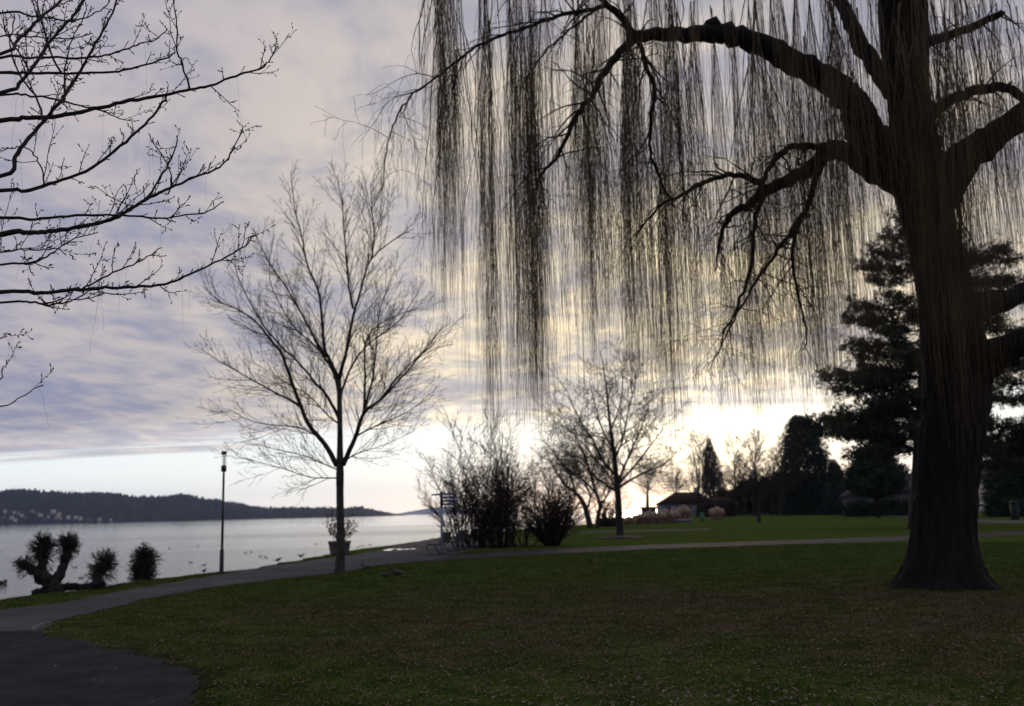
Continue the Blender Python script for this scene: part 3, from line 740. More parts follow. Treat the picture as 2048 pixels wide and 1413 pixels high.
    for pl_, rl_ in sidew[0]:
        for p in pl_[2:]:
            if random.random() < .28:
                px = 1024 + (p.x / p.y) * FPX; zb = P(px, zbot(px), p.y).z; strand(Vector(p), zb + (p.z - zb) * random.random() ** 1.4 * .85, (random.gauss(0, .1), random.gauss(0, .1)))
    tube_obj('hanging_branches', leaders, 5, M['willow_twig'], t, base)['kind'] = 'stuff'
    tube_obj('hanging_twigs', strands, 3, M['willow_twig'], t, base)['kind'] = 'stuff'
willow()

# ------------------------------------------------------------------ the bare tree whose branches reach in from the left
def near_tree():
    base = Vector((-6.6, 7.6, 0))
    t = thing('bare_tree', 'near bare tree whose dark budded branches reach in from the left edge', 'tree', base)
    tp = [base + Vector((0, 0, -.1)), base + Vector((.02, 0, .6)), base + Vector((.05, .02, 1.6)), base + Vector((0, .05, 2.6)), base + Vector((.1, .05, 3.8)), base + Vector((.05, 0, 5.2)), base + Vector((-.1, 0, 7.0)), base + Vector((0, 0, 9))]
    w, r = smooth_path(tp, [.30, .22, .19, .17, .14, .10, .06, .02], 5)
    tube_obj('trunk', [(w, r)], 14, M['bark'], t, base, True)
    B = [
     ([(0, 242), (60, 236), (120, 232), (190, 218), (260, 202), (330, 190), (380, 180), (430, 168), (480, 148), (520, 138), (540, 118), (556, 92)], 7, 1.3, 7.4),
     ([(380, 180), (362, 118), (353, 100), (354, 61), (347, 0), (340, -50)], 2.6, 1.0, 7.3),
     ([(0, 382), (50, 382), (110, 365), (185, 335), (240, 292), (290, 250), (325, 205), (335, 190)], 5.5, 2.2, 7.2),
     ([(0, 355), (30, 315), (60, 275), (85, 245), (120, 205), (135, 180), (160, 145), (185, 95), (205, 65), (225, 25), (240, -30)], 6, 2, 6.7),
     ([(0, 148), (60, 147), (120, 147), (200, 146), (260, 138), (330, 118), (350, 105)], 5, 1.6, 7.6),
     ([(0, 116), (60, 115), (150, 116), (200, 113), (240, 102), (280, 88), (310, 80), (335, 58)], 4, 1.2, 7.8),
     ([(0, 108), (30, 85), (60, 58), (85, 33), (110, 12), (140, -20)], 4.5, 3, 6.4),
     ([(0, 187), (40, 165), (70, 130), (95, 90), (130, 50), (155, 20), (180, -20)], 5, 3, 6.9),
     ([(0, 468), (60, 466), (100, 463), (160, 455), (220, 440), (260, 420), (300, 395), (350, 372), (400, 350), (440, 335), (465, 300), (486, 255)], 7.5, 1.2, 7.0),
     ([(0, 437), (60, 439), (120, 434), (200, 431), (270, 432), (330, 437), (370, 430), (410, 425), (448, 403)], 4.5, 1.1, 7.2),
     ([(330, 437), (340, 440), (352, 444)], 1.5, 1.0, 7.2),
     ([(0, 585), (80, 585), (150, 580), (200, 577), (260, 574), (310, 572), (350, 562), (400, 540), (450, 515), (490, 492), (508, 470)], 6, 1.2, 6.8),
     ([(165, 578), (215, 550), (265, 530), (300, 510), (325, 495)], 2.4, 1, 6.9),
     ([(0, 607), (60, 604), (100, 610), (140, 602), (185, 595), (208, 588)], 3.8, 1, 6.6),
     ([(0, 530), (60, 528), (100, 508), (140, 482), (195, 465)], 3.6, 1.1, 7.3),
     ([(0, 72), (50, 74), (90, 75), (140, 77), (185, 68)], 2.5, 1, 7.7),
     ([(0, 25), (60, 32), (95, 36), (150, 42), (200, 22), (220, 0)], 3.2, 1.2, 7.5),
     ([(0, 190), (50, 192), (110, 198), (170, 215), (205, 222), (240, 238), (270, 243)], 3.6, 1, 7.8),
     ([(253, 426), (298, 390), (332, 338), (353, 292), (354, 271)], 3, 1, 6.9),
     ([(338, 386), (344, 365), (335, 329), (313, 295), (297, 266)], 2, .9, 7.0),
     ([(0, 812), (40, 795), (80, 772)], 2.2, .9, 6.2),
     ([(-10, 760), (6, 738), (15, 728)], 2, 1, 6.1),
     ([(-10, 680), (8, 668), (22, 672)], 2, .9, 6.2),
     ([(0, 505), (40, 500), (80, 500), (120, 497)], 2.6, 1, 6.5),
     ([(85, 245), (75, 200), (40, 150), (20, 90), (30, 30)], 3, 1.2, 6.7),
     ([(120, 147), (100, 100), (85, 45), (70, 0), (66, -30)], 2.6, 1.4, 7.5),
     ([(90, 372), (80, 330), (60, 300), (30, 295), (0, 305)], 2, 1, 7.0),
     ([(130, 205), (128, 150), (140, 90), (165, 40), (175, 10)], 2.2, .9, 7.2),
     ([(60, 147), (40, 110), (10, 60), (6, 20)], 2.4, 1, 7.4),
    ]
    limbs = []; spurs = []; buds = []; threads = []
    K = dict(seg=[6, 4], wig=[.09, .12], up=[.07, .05], rmin=.0016, kids=[3, 0], ref=[.3, .1], t0=[.25, .3], ang=[(35, 60), (30, 60)], ratio=[.38, .3], fall=[.5, .4], rcap=[.004, .0026], tip=.5)
    for pts, r0, r1, D in B:
        pp = list(pts)
        if pp[0][0] <= 0 and pp[0][1] < 700: pp = [(-560 if pp[0][1] < 640 else -300, pp[0][1] + 110 + random.uniform(-20, 40)), (-260, pp[0][1] + 40)] + pp
        if pp[0][0] <= 0 and pp[0][1] >= 650 and len(pp) == 3: pp = [(-500, pp[0][1] - 40), (-150, pp[0][1] - 10)] + pp
        nn = len(pp); dd = []
        for i in range(nn):
            u = i / (nn - 1)
            dd.append(D + (.9 * u - .2) * (1 if r0 > 3 else .1) + random.gauss(0, .03))
        if pp[0][0] <= -300: dd[0] = 7.4
        ww = [P(a, b2, d) for (a, b2), d in zip(pp, dd)]
        if pp[0][0] <= -500: ww[0] = Vector((base.x + .08, base.y, min(ww[0].z, 8)))
        rr = [(r0 * .86 + (r1 - r0 * .86) * i / (nn - 1)) * D / FPX for i in range(nn)]
        w, r = smooth_path(ww, rr, 5)
        w = [p + vr(.0035) for p in w]; r = [x * random.uniform(.92, 1.1) for x in r]
        limbs.append((w, r))
        L = sum((w[i + 1] - w[i]).length for i in range(len(w) - 1))
        dirs = [(w[min(i + 1, len(w) - 1)] - w[max(i - 1, 0)]).normalized() for i in range(len(w))]
        out = {}
        start = .4 if pp[0][0] < -100 else .05
        k = int(L * (1 - start) / .15) + 2
        if pts[0][1] > 650: k = 2; start = .85
        for j in range(k):
            u = start + (1 - start) * (j + random.random()) / k; i = min(int(u * (len(w) - 1)), len(w) - 2)
            d = dirs[i]; side_ = Vector((random.gauss(0, .7), random.gauss(0, .7), random.gauss(.25, .7)))
            nd = (d * random.uniform(.5, 1.1) + side_.normalized() * random.uniform(.6, 1.0)).normalized()
            ln = random.choice([.04, .06, .10, .14, .22, .34, .48]) * random.uniform(.7, 1.2) * (1.1 - .55 * u)
            if ln < .09:
                q = w[i]; e = q + nd * ln
                spurs.append(([q, q.lerp(e, .5), e.copy(), e + nd * .012], [.0035, .003, .0048, .0012]))
            else:
                grow(w[i], nd, ln, min(r[i] * .6, .0045), 0, K, out)
        for lv in out:
            for pts_, rd in out[lv]:
                spurs.append((pts_, rd))
                for i in range(1, len(pts_)):
                    if random.random() < (.55 if i < len(pts_) - 1 else 1):
                        d = (pts_[i] - pts_[i - 1]).normalized(); d2 = (d + vr(.6)).normalized(); q = pts_[i]
                        buds.append(([q, q + d2 * .008, q + d2 * .017, q + d2 * .024], [.002, .0042, .0036, .0006]))
        for j in range(3):
            if random.random() < .6:
                i = random.randint(len(w) // 3, len(w) - 1); q = w[i]; ln = random.uniform(.12, .5); a = random.gauss(0, .05); n2 = 8
                threads.append(([q + Vector((a * (u / n2) ** .5 + random.gauss(0, .003), random.gauss(0, .003), -ln * u / n2)) for u in range(n2 + 1)], .0007))
    for l in limbs: tube_obj('branch', [l], 7, M['bark'], t, base, True)
    tube_obj('spur_twigs', spurs, 4, M['bark'], t, base)['kind'] = 'stuff'
    tube_obj('buds', buds, 4, M['bark'], t, base)['kind'] = 'stuff'
    tube_obj('hanging_threads', threads, 3, M['thread'], t, base)['kind'] = 'stuff'
near_tree()

# ------------------------------------------------------------------ slender tree by the lamp
def slender_tree():
    base = G(681, 1146); D = base.y; pxm = D / FPX
    t = thing('bare_tree', 'slender bare tree with spreading upright crown in front of the potted shrub', 'tree', base)
    trunk = [(680, 1150, 14), (680, 1136, 10.5), (681, 1110, 9), (681, 1051, 7.8), (680, 990, 7.4), (680, 945, 8), (680, 915, 6.5), (680, 864, 5.6), (679, 800, 5), (678, 758, 4.6)]
    w, r = smooth_path([P(a, b2, D) for a, b2, _ in trunk], [c * pxm for *_, c in trunk], 6)
    w[0].z = -.06
    tube_obj('trunk', [(w, [x * random.uniform(.96, 1.04) for x in r])], 14, M['bark_grey'], t, base, True)
    Ls = [
     ([(678, 760), (662, 725), (649, 695), (643, 628), (636, 583), (614, 528), (604, 476), (590, 418), (581, 342)], 7, 1, .8),
     ([(678, 762), (685, 730), (693, 704), (706, 634), (718, 595), (730, 549), (745, 516), (785, 482), (827, 458)], 7, 1, -.8),
     ([(706, 618), (697, 567), (690, 482), (684, 406), (674, 351)], 4, .8, -.4),
     ([(742, 519), (748, 476), (744, 420), (741, 368)], 3, .8, -1.0),
     ([(674, 932), (650, 889), (619, 852), (600, 808), (576, 743), (563, 707), (541, 680), (511, 643), (480, 622), (441, 604), (404, 572)], 9, 1, 1.2),
     ([(602, 812), (560, 790), (513, 765), (462, 736), (398, 697)], 4.5, .8, 1.8),
     ([(650, 712), (623, 665), (593, 610), (569, 570), (544, 534), (508, 461)], 5, .8, 1.8),
     ([(678, 836), (650, 787), (632, 768), (600, 728), (560, 690), (520, 640), (478, 560), (470, 520)], 5.5, .8, -2.2),
     ([(686, 930), (710, 877), (722, 840), (735, 818), (766, 796), (815, 742), (850, 700), (880, 660)], 8.5, .9, -1.6),
     ([(728, 828), (730, 760), (733, 680), (770, 643), (836, 616)], 5, .8, 2.2),
     ([(766, 796), (791, 760), (830, 720), (873, 683)], 4, .8, -2.6),
     ([(722, 840), (744, 765), (752, 700), (760, 620), (790, 540)], 4.5, .8, .8),
     ([(713, 872), (759, 849), (809, 827), (870, 790)], 3.2, .7, 1.8),
     ([(679, 800), (700, 740), (735, 690), (800, 640), (850, 560)], 4.5, .8, 2.8),
     ([(679, 795), (664, 740), (628, 690), (585, 650), (540, 560), (548, 470)], 4.5, .8, 2.9),
     ([(674, 940), (644, 927), (594, 908), (501, 889)], 2.4, .6, -1.2),
     ([(674, 956), (622, 955), (560, 936), (479, 914)], 2.4, .6, .8),
     ([(640, 876), (594, 855), (513, 846), (457, 818)], 3, .6, -1.8),
     ([(686, 925), (720, 905), (770, 890), (830, 862)], 2.4, .6, 1.5),
     ([(680, 850), (655, 830), (615, 790), (560, 760), (500, 720)], 3.2, .7, 2.6),
    ]
    tw = {}
    K = dict(seg=[7, 6, 5], wig=[.022, .028, .035], up=[.045, .045, .04], rmin=.0042, kids=[7, 3, 0], ref=[1.6, .8, .4], t0=[.18, .2, .2], ang=[(22, 44), (24, 48), (25, 50)], ratio=[.42, .42, .4], fall=[.55, .5, .5], rcap=[.02, .009, .005], tip=.25)
    for pts, r0, r1, dd in Ls:
        nn = len(pts)
        ww = [P(a, b2, D + dd * (i / (nn - 1)) ** 1.2) for i, (a, b2) in enumerate(pts)]
        rr = [(r0 * .64 + (r1 * .7 - r0 * .64) * (i / (nn - 1)) ** .8) * pxm for i in range(nn)]
        w, r = smooth_path(ww, rr, 5)
        w = [p + vr(.005) for p in w]
        tube_obj('limb', [(w, r)], 7, M['bark'], t, base, True)
        dirs = [(w[min(i + 1, len(w) - 1)] - w[max(i - 1, 0)]).normalized() for i in range(len(w))]
        L = sum((w[i + 1] - w[i]).length for i in range(len(w) - 1))
        k = int(L * 5.2) + 4
        for j in range(k):
            u = .14 + .85 * (j + random.random()) / k; i = min(int(u * (len(w) - 1)), len(w) - 2)
            d = dirs[i]; a = d.orthogonal().normalized(); a.rotate(Matrix.Rotation(random.uniform(0, 6.28), 3, d)); an = R(random.uniform(22, 45))
            grow(w[i], d * math.cos(an) + a * math.sin(an), random.uniform(.6, 2.1) * (1.1 - .5 * u), max(min(r[i] * .55, .012), .0025), 0, K, tw)
    tube_obj('twigs', tw[0] , 4, M['twig'], t, base)['kind'] = 'stuff'
    tube_obj('fine_twigs', tw[1] + tw[2], 3, M['twig'], t, base)['kind'] = 'stuff'
slender_tree()

# ------------------------------------------------------------------ generic bare trees further off
def bare_tree(label, px, py, trunk, limbs, K, group=None, rmin=.004, name='bare_tree', extra=0, D=None, mt=None, first=None):
    base = G(px, py) if D is None else Vector((P(px, py, D).x, D, 0)); D = base.y; pxm = D / FPX
    t = thing(name, label, 'tree', base, 0, group)
    w, r = smooth_path([P(a, b2, D) for a, b2, _ in trunk], [c * pxm for *_, c in trunk], 5)
    w[0].z = min(w[0].z, -.05)
    tube_obj('trunk', [(w, r)], 9, mt or M['bark'], t, base, True)
    out = {}
    for pts, r0, dd in limbs:
        nn = len(pts); ww = [P(a, b2, D + dd * i / (nn - 1)) for i, (a, b2) in enumerate(pts)]
        lw, lr = smooth_path(ww, [r0 * .62 * pxm * (1 - .8 * i / (nn - 1)) for i in range(nn)], 4)
        tube_obj('limb', [(lw, lr)], 6, mt or M['bark'], t, base, True)
        dirs = [(lw[min(i + 1, len(lw) - 1)] - lw[max(i - 1, 0)]).normalized() for i in range(len(lw))]
        L = sum((lw[i + 1] - lw[i]).length for i in range(len(lw) - 1))
        side(lw, dirs, L, lr, 0, K, max(3, int(K['kids'][0] * L / K['ref'][0])), out, .15)
    dirs = [(w[min(i + 1, len(w) - 1)] - w[max(i - 1, 0)]).normalized() for i in range(len(w))]
    L = sum((w[i + 1] - w[i]).length for i in range(len(w) - 1))
    if extra:
        o2 = {}
        KK = dict(K)
        KK['ratio'] = [first or .4] + list(K['ratio'])[1:]
        side(w, dirs, L, r, 0, KK, extra, o2, K.get('first', .35))
        for k_ in o2: out.setdefault(k_, []).extend(o2[k_])
    allp = []
    for k_ in sorted(out): allp += out[k_]
    tube_obj('twigs', allp, 3, M['twig'], t, base)['kind'] = 'stuff'
    return t
KT = dict(seg=[6, 6, 5, 4], wig=[.1, .13, .16, .18], up=[.02, .03, .03, .02], rmin=.009, kids=[8, 6, 4, 0], ref=[3, 1.6, .8, .4], t0=[.2, .2, .2, .2], ang=[(30, 60), (28, 58), (28, 60), (30, 60)], ratio=[.5, .5, .48, .4], fall=[.5, .5, .4, .4], rcap=[.08, .045, .018, .009], tip=.25, first=.32)
bare_tree('bare tree with straight trunk standing on the lawn in a ring of brown soil', 1241, 1076,
    [(1241, 1080, 11), (1240, 1066, 7.5), (1238, 1020, 6.2), (1235, 980, 6.2), (1230, 930, 5), (1224, 880, 3.6), (1218, 830, 2.6), (1213, 780, 1.8), (1206, 730, 1.1), (1200, 700, .6)],
    [([(1236, 985), (1215, 972), (1185, 950), (1160, 925), (1130, 905)], 5, 2), ([(1238, 975), (1262, 960), (1290, 945), (1330, 928), (1352, 905)], 5, -2), ([(1236, 965), (1250, 930), (1268, 890), (1285, 850), (1300, 800)], 5, 2.5),
     ([(1233, 955), (1205, 920), (1185, 880), (1160, 840), (1135, 790)], 5, -2.5), ([(1229, 920), (1245, 880), (1255, 830), (1270, 770), (1272, 730)], 4, -1.5), ([(1226, 900), (1205, 860), (1190, 810), (1178, 760)], 4, 2), ([(1222, 860), (1240, 810), (1245, 760), (1240, 720)], 3, 1), ([(1238, 968), (1275, 925), (1310, 880), (1335, 845)], 4, 3), ([(1236, 990), (1222, 960), (1200, 930), (1150, 870), (1120, 850)], 4, 3.2)],
    KT, extra=8, first=.2)
c = G(1241, 1077)
o = obj('soil_ring', MB().lathe([(1.65, 0.006), (1.3, .05), (.8, .12), (.2, .16)], 30, (c.x, c.y, 0)).mesh('soil_ring', True), M['soil']); o['kind'] = 'structure'
bare_tree('low spreading bare tree with two leaning trunks at the water beyond the shrubs', 1186, 1057,
    [(1181, 1060, 7), (1176, 1035, 5.6), (1166, 1005, 4.6), (1150, 985, 3.6), (1130, 970, 2.6), (1110, 940, 1.6), (1090, 900, .7)],
    [([(1194, 1060), (1196, 1035), (1200, 1010), (1190, 980), (1178, 940), (1165, 900), (1150, 875)], 8, .6), ([(1200, 1012), (1215, 990), (1225, 960), (1215, 920), (1205, 880)], 4, 1.5), ([(1174, 1020), (1180, 990), (1160, 950), (1140, 910), (1120, 880)], 4, 2), ([(1150, 985), (1140, 950), (1115, 915), (1085, 880)], 4, -2), ([(1190, 985), (1165, 960), (1130, 935), (1080, 915)], 3.5, -2.5), ([(1185, 960), (1195, 920), (1185, 880)], 3, 3)],
    dict(KT, rcap=[.1, .05, .022, .012], rmin=.010), extra=6, first=.25)
KF = dict(seg=[5, 5, 4], wig=[.1, .14, .18], up=[.04, .04, .03], rmin=.026, kids=[11, 8, 0], ref=[4, 2, 1], t0=[.2, .2, .2], ang=[(25, 50), (28, 55), (30, 60)], ratio=[.5, .5, .45], fall=[.5, .5, .4], rcap=[.12, .06, .04], tip=.35, first=.2)
for lab, px, py, top, lean, n_, f_ in [
    ('small bare tree rising behind the dark hut by the lake', 1295, 1030, 925, 0, 26, .34),
    ('bare tree with airy crown left of the pointed dark conifer', 1396, 1034, 885, 4, 34, .3),
    ('thin bare sapling standing alone on the far lawn', 1518, 1046, 905, -6, 16, .2),
    ('tall thin bare tree rising in front of the brown scrub', 1508, 1032, 880, 2, 26, .26),
    ('bare bushy tree leaning against the left of the dark cone shaped conifer', 1562, 1032, 900, 10, 30, .38),
    ('bare tree just right of the pointed dark conifer', 1472, 1031, 890, -4, 28, .28),
    ('bare tree standing right behind the brown scrub', 1545, 1031, 912, 3, 30, .3), ('slim bare tree between the pointed conifer and the tall thin tree', 1490, 1031, 925, -3, 24, .3), ('bare tree rising over the roof of the white house', 1420, 1031, 930, 2, 24, .32),
    ('low wide bare tree between the hut and the white house', 1352, 1032, 945, 0, 24, .42)]:
    bare_tree(lab, px, py, [(px, py + 3, 4), (px + lean * .2, py - 30, 2.8), (px + lean * .5, (py + top) / 2, 1.7), (px + lean * .8, top + 35, .7), (px + lean, top, .25)], [], KF, 'bare trees on the far lawn', extra=n_ + 14, first=f_ * 1.55, rmin=.02)

# ------------------------------------------------------------------ shrubs by the benches
def shrub(label, px, py, stems, hmin, hmax, spread, K, seed, material=None, leaves=0, wbase=.5, name='bare_shrub', leaf_mat=None, lean=0.0):
    random.seed(seed)
    base = G(px, py); t = thing(name, label, 'shrub', base, 0)
    out = {}; st = []
    for k in range(stems):
        a = random.uniform(0, 6.28); rr = random.random() ** .5
        q = base + Vector((math.cos(a) * wbase * rr, math.sin(a) * wbase * rr, -.04))
        d = Vector((math.cos(a) * spread * rr + lean, math.sin(a) * spread * rr, 1))
        L = random.uniform(hmin, hmax) * (1.1 - .35 * rr)
        grow(q, d, L, random.uniform(.6, 1.2) * K['r0'], 0, K, out)
    tube_obj('stems', out[0], 5, M['bark'], t, base, True)['kind'] = 'stuff'
    tw = []
    for l in out:
        if l: tw += out[l]
    tube_obj('twigs', tw, 3, M['twig'], t, base)['kind'] = 'stuff'
    if leaves:
        V = []; T = []
        for k in range(leaves):
            pl_ = random.choice(tw)[0]; q = random.choice(pl_[1:]) + vr(.04)
            a = vr(1).normalized() * random.uniform(.04, .08); b2 = a.orthogonal().normalized() * random.uniform(.02, .035)
            i = len(V); V += [tuple(q - base), tuple(q + a * .5 + b2 - base), tuple(q + a - base), tuple(q + a * .5 - b2 - base)]
            T += [(i, i + 1, i + 2), (i, i + 2, i + 3)]
        obj('leaves', new_mesh('leaves', V, None, T, False), leaf_mat or M['dryleaf'], t)['kind'] = 'stuff'
    return t
KS = dict(seg=[8, 6, 5], wig=[.10, .15, .20], up=[.015, .045, .04], rmin=.009, kids=[15, 6, 0], ref=[3.5, 1.2, .6], t0=[.12, .15, .2], ang=[(18, 42), (20, 48), (25, 50)], ratio=[.36, .42, .4], fall=[.5, .5, .4], rcap=[.06, .018, .009], tip=.2, r0=.035)
shrub('tall wispy bare shrub of upright shoots right behind the benches', 944, 1096, 32, 2.4, 6.2, .52, KS, 31, leaves=1100, wbase=.9)
shrub('dense bare shrub with tall central shoots in the middle of the shrub group', 1004, 1096, 38, 2.2, 6.4, .46, KS, 32, leaves=700, wbase=.45)
shrub('broad dense vase shaped bare shrub at the right of the shrub group', 1104, 1092, 62, 1.8, 4.3, .66, dict(KS, kids=[18, 7, 0]), 33, leaves=900, wbase=.30)
shrub('low dark bare shrub filling between the two larger shrubs', 1046, 1093, 12, .8, 1.9, .8, dict(KS, kids=[11, 5, 0]), 34, leaves=250, wbase=.5)
shrub('low dark leafy bush right at the back of the far bench', 962, 1092, 26, .7, 1.4, .6, dict(KS, kids=[14, 5, 0], r0=.02), 35, leaves=1600, wbase=.7, leaf_mat=M['conifer'])
random.seed(77)
# planter
c = G(679, 1111)
pt = thing('planter_pot', 'large tapered clay planter pot behind the slender bare tree', 'planter', c)
obj('pot', MB().lathe([(.36, 0), (.40, .1), (.47, .5), (.50, .52), (.50, .60), (.46, .60), (.45, .52)], 24).mesh('pot', True), M['terracotta'], pt)
obj('soil', MB().lathe([(.44, .50), (.2, .54)], 20).mesh('soil', True), M['soil'], pt)
def pot_shrub():
    base = c + Vector((0, 0, .5)); t = thing('potted_shrub', 'small half-leafless shrub growing in the clay planter', 'shrub', base)
    out = {}; K = dict(seg=[6, 5], wig=[.1, .15], up=[.05, .05], rmin=.003, kids=[7, 0], ref=[1.2, .5], t0=[.25, .2], ang=[(25, 55), (30, 60)], ratio=[.42, .4], fall=[.4, .4], rcap=[.02, .006], tip=.3)
    for k in range(13):
        a = random.uniform(0, 6.28); s = random.random() ** .6
        grow(base + Vector((math.cos(a) * .12, math.sin(a) * .12, -.02)), (math.cos(a) * .75 * s, math.sin(a) * .75 * s, 1), random.uniform(.8, 1.5), .014, 0, K, out)
    tube_obj('stems', out[0] + out[1], 4, M['bark'], t, base)['kind'] = 'stuff'
    V = []; T = []
    for k in range(520):
        p = random.choice(out[1])[0]; q = random.choice(p[1:]) + vr(.03); a = vr(1).normalized() * random.uniform(.07, .12); b2 = a.orthogonal().normalized() * random.uniform(.02, .04)
        i = len(V); V += [tuple(q - base), tuple(q + a * .5 + b2 - base), tuple(q + a - base), tuple(q + a * .5 - b2 - base)]; T += [(i, i + 1, i + 2), (i, i + 2, i + 3)]
    obj('leaves', new_mesh('leaves', V, None, T, False), M['dryleaf'], t)['kind'] = 'stuff'
pot_shrub()

# ------------------------------------------------------------------ old pollard willows on the bank
def burst(out, q, d, n, L, r, sp=.6):
    for k in range(int(n * 3.4)):
        dd = (Vector(d) + vr(sp * 1.35)).normalized(); ln = L * 1.15 * random.uniform(.5, 1.15); p = Vector(q) + vr(.02); pts = [p.copy()]
        for i in range(5):
            dd = (dd + vr(.13)).normalized(); p = p + dd * ln / 5; pts.append(p.copy())
            if i in (2, 3) and random.random() < .8:
                e = (dd + vr(.5)).normalized(); l2 = ln * random.uniform(.2, .45)
                out.append(([p.copy(), p + e * l2 * .5, p + e * l2], [r * .6, r * .5, r * .3]))
        out.append((pts, [r * (1 - .13 * i) for i in range(6)]))
def pollards():
    base = G(108, 1182); D = base.y; pxm = D / FPX
    t = thing('pollard_willow', 'gnarled pollard willow with forked trunk and a long log lying on the bank', 'tree', base)
    tw = []
    def lb(pts, r, dd=0.0, nm='limb', bursts=()):
        ww = [P(a, b2, D + dd * i / (len(pts) - 1)) for i, (a, b2) in enumerate(pts)]
        w, rr = smooth_path(ww, [v * pxm for v in r], 5); w = [p + vr(.012) for p in w]; rr = [v * random.uniform(.88, 1.12) for v in rr]
        tube_obj(nm, [(w, rr)], 9, M['bark'], t, base, True)
        for u, n, L, up, sp in bursts:
            i = min(int(u * (len(w) - 1)), len(w) - 1); d = (w[min(i + 1, len(w) - 1)] - w[max(i - 1, 0)]).normalized()
            burst(tw, w[i], d * (1 - up) + Vector((0, 0, up)), n, L, .0105, sp)
    lb([(112, 1184), (108, 1172), (95, 1158), (76, 1146), (58, 1136), (44, 1130)], [15, 12, 11, 10, 8, 4], -.2, 'trunk', [(.55, 14, .25, .6, .6), (.75, 24, .30, .6, .6), (.95, 40, .24, .35, .8)])
    lb([(84, 1150), (86, 1135), (85, 1118), (83, 1102), (84, 1090)], [7, 8, 9, 8, 4], .2, 'limb', [(.45, 40, .3, .2, 1.0), (.7, 60, .33, .4, .8), (.95, 60, .3, .4, .8)])
    lb([(106, 1172), (120, 1150), (128, 1128), (133, 1108), (136, 1090)], [11, 10, 9, 8, 4], .3, 'limb', [(.6, 24, .2, .1, 1.0), (.8, 50, .3, .5, .7), (.98, 80, .3, .5, .75)])
    lb([(104, 1172), (90, 1168), (76, 1164), (70, 1156)], [6, 5, 4, 2.5], 0, 'limb')
    lb([(64, 1188), (85, 1182), (115, 1176), (150, 1175), (185, 1172), (205, 1170)], [6, 8, 9, 7, 7, 8], .6, 'log', [(.5, 6, .15, .7, .5)])
    lb([(190, 1174), (196, 1158), (200, 1142), (210, 1128)], [10, 7, 5, 3], .5, 'limb', [(.25, 16, .34, .5, .6), (.6, 50, .34, .5, .7), (.98, 80, .34, .25, .9)])
    tube_obj('shoots', tw, 3, M['twig'], t, base)['kind'] = 'stuff'
    b2 = G(283, 1160); t2 = thing('ivy_stump', 'dark bushy stump, rightmost of the pruned willows on the bank', 'shrub', b2)
    w, rr = smooth_path([b2 + Vector((0, 0, -.05)), b2 + Vector((.02, 0, .2)), b2 + Vector((.05, 0, .45)), b2 + Vector((.06, 0, .62))], [.17, .15, .15, .08], 4)
    tube_obj('stump', [(w, rr)], 9, M['bark'], t2, b2, True)
    tw2 = []
    for u in (.1, .2, .3, .45, .6, .75, .9, 1.0): burst(tw2, w[int(u * (len(w) - 1))], (0.1, 0, .35 + .2 * u), 46, .36, .008, .75)
    tube_obj('shoots', tw2, 3, M['twig'], t2, b2)['kind'] = 'stuff'
    V = []; T = []
    for k in range(1500):
        p = random.choice(tw2)[0]; q = random.choice(p[1:]); a = vr(1).normalized() * random.uniform(.03, .055); c2 = a.orthogonal().normalized() * random.uniform(.015, .03)
        i = len(V); V += [tuple(q - b2), tuple(q + a * .5 + c2 - b2), tuple(q + a - b2), tuple(q + a * .5 - c2 - b2)]; T += [(i, i + 1, i + 2), (i, i + 2, i + 3)]
    obj('leaves', new_mesh('leaves', V, None, T, False), M['conifer'], t2)['kind'] = 'stuff'
pollards()

# ------------------------------------------------------------------ lamp, fingerpost, benches
c = G(443, 1144)
t = thing('street_lamp', 'thin black park lamp post with cylindrical glass head by the lake path', 'lamp post', c)
obj('base_sleeve', MB().lathe([(.075, -.05), (.07, .05), (.068, .66), (.05, .70)], 14).mesh('base_sleeve', True), M['black_metal'], t)
obj('post', MB().lathe([(.042, .66), (.04, 2.0), (.034, 3.16)], 12).mesh('post', True), M['black_metal'], t)
obj('collar', MB().lathe([(.05, 3.14), (.085, 3.16), (.085, 3.34), (.075, 3.345)], 16).mesh('collar', True), M['black_metal'], t)
gl = obj('glass_cylinder', MB().lathe([(.078, 3.345), (.080, 3.36), (.080, 3.68), (.076, 3.69)], 18).mesh('glass_cylinder', True), M['lamp_glass'], t)
obj('lamp_tube', MB().lathe([(.018, 3.35), (.02, 3.45), (.02, 3.60), (.012, 3.62)], 8).mesh('lamp_tube', True), M['white_wall'], gl)
obj('cap', MB().lathe([(.086, 3.69), (.088, 3.70), (.088, 3.79), (.08, 3.80)], 16).mesh('cap', True), M['black_metal'], t)

c = G(884, 1114)
t = thing('fingerpost', 'slim signpost with four stacked blue direction boards beside the benches', 'signpost', c)
obj('post', MB().lathe([(.05, -.03), (.048, 1.9)], 12).mesh('post', True), M['pole_grey'], t)
obj('post_head', MB().lathe([(.055, 1.9), (.055, 2.50), (.03, 2.53)], 12).mesh('post_head', True), M['black_metal'], t)
for k in range(4):
    z = 2.42 - k * .135
    Lx = .70 - .03 * k
    m_ = Matrix.Rotation(R(8), 4, 'Z')
    bd = MB().prism([(.05, z - .04), (Lx - .04, z - .04), (Lx, z), (Lx - .04, z + .04), (.05, z + .04)], -.012, .012)
    o = obj('direction_board', bd.mesh('direction_board'), M['sign_blue'], t); o.rotation_euler = (0, 0, R(-8 + 3 * k))
bd = MB().prism([(.05, 2.375), (.62, 2.375), (.67, 2.41), (.62, 2.445), (.05, 2.445)], -.012, .012)
o = obj('direction_board', bd.mesh('direction_board'), M['sign_blue'], t); o.rotation_euler = (0, 0, R(130))

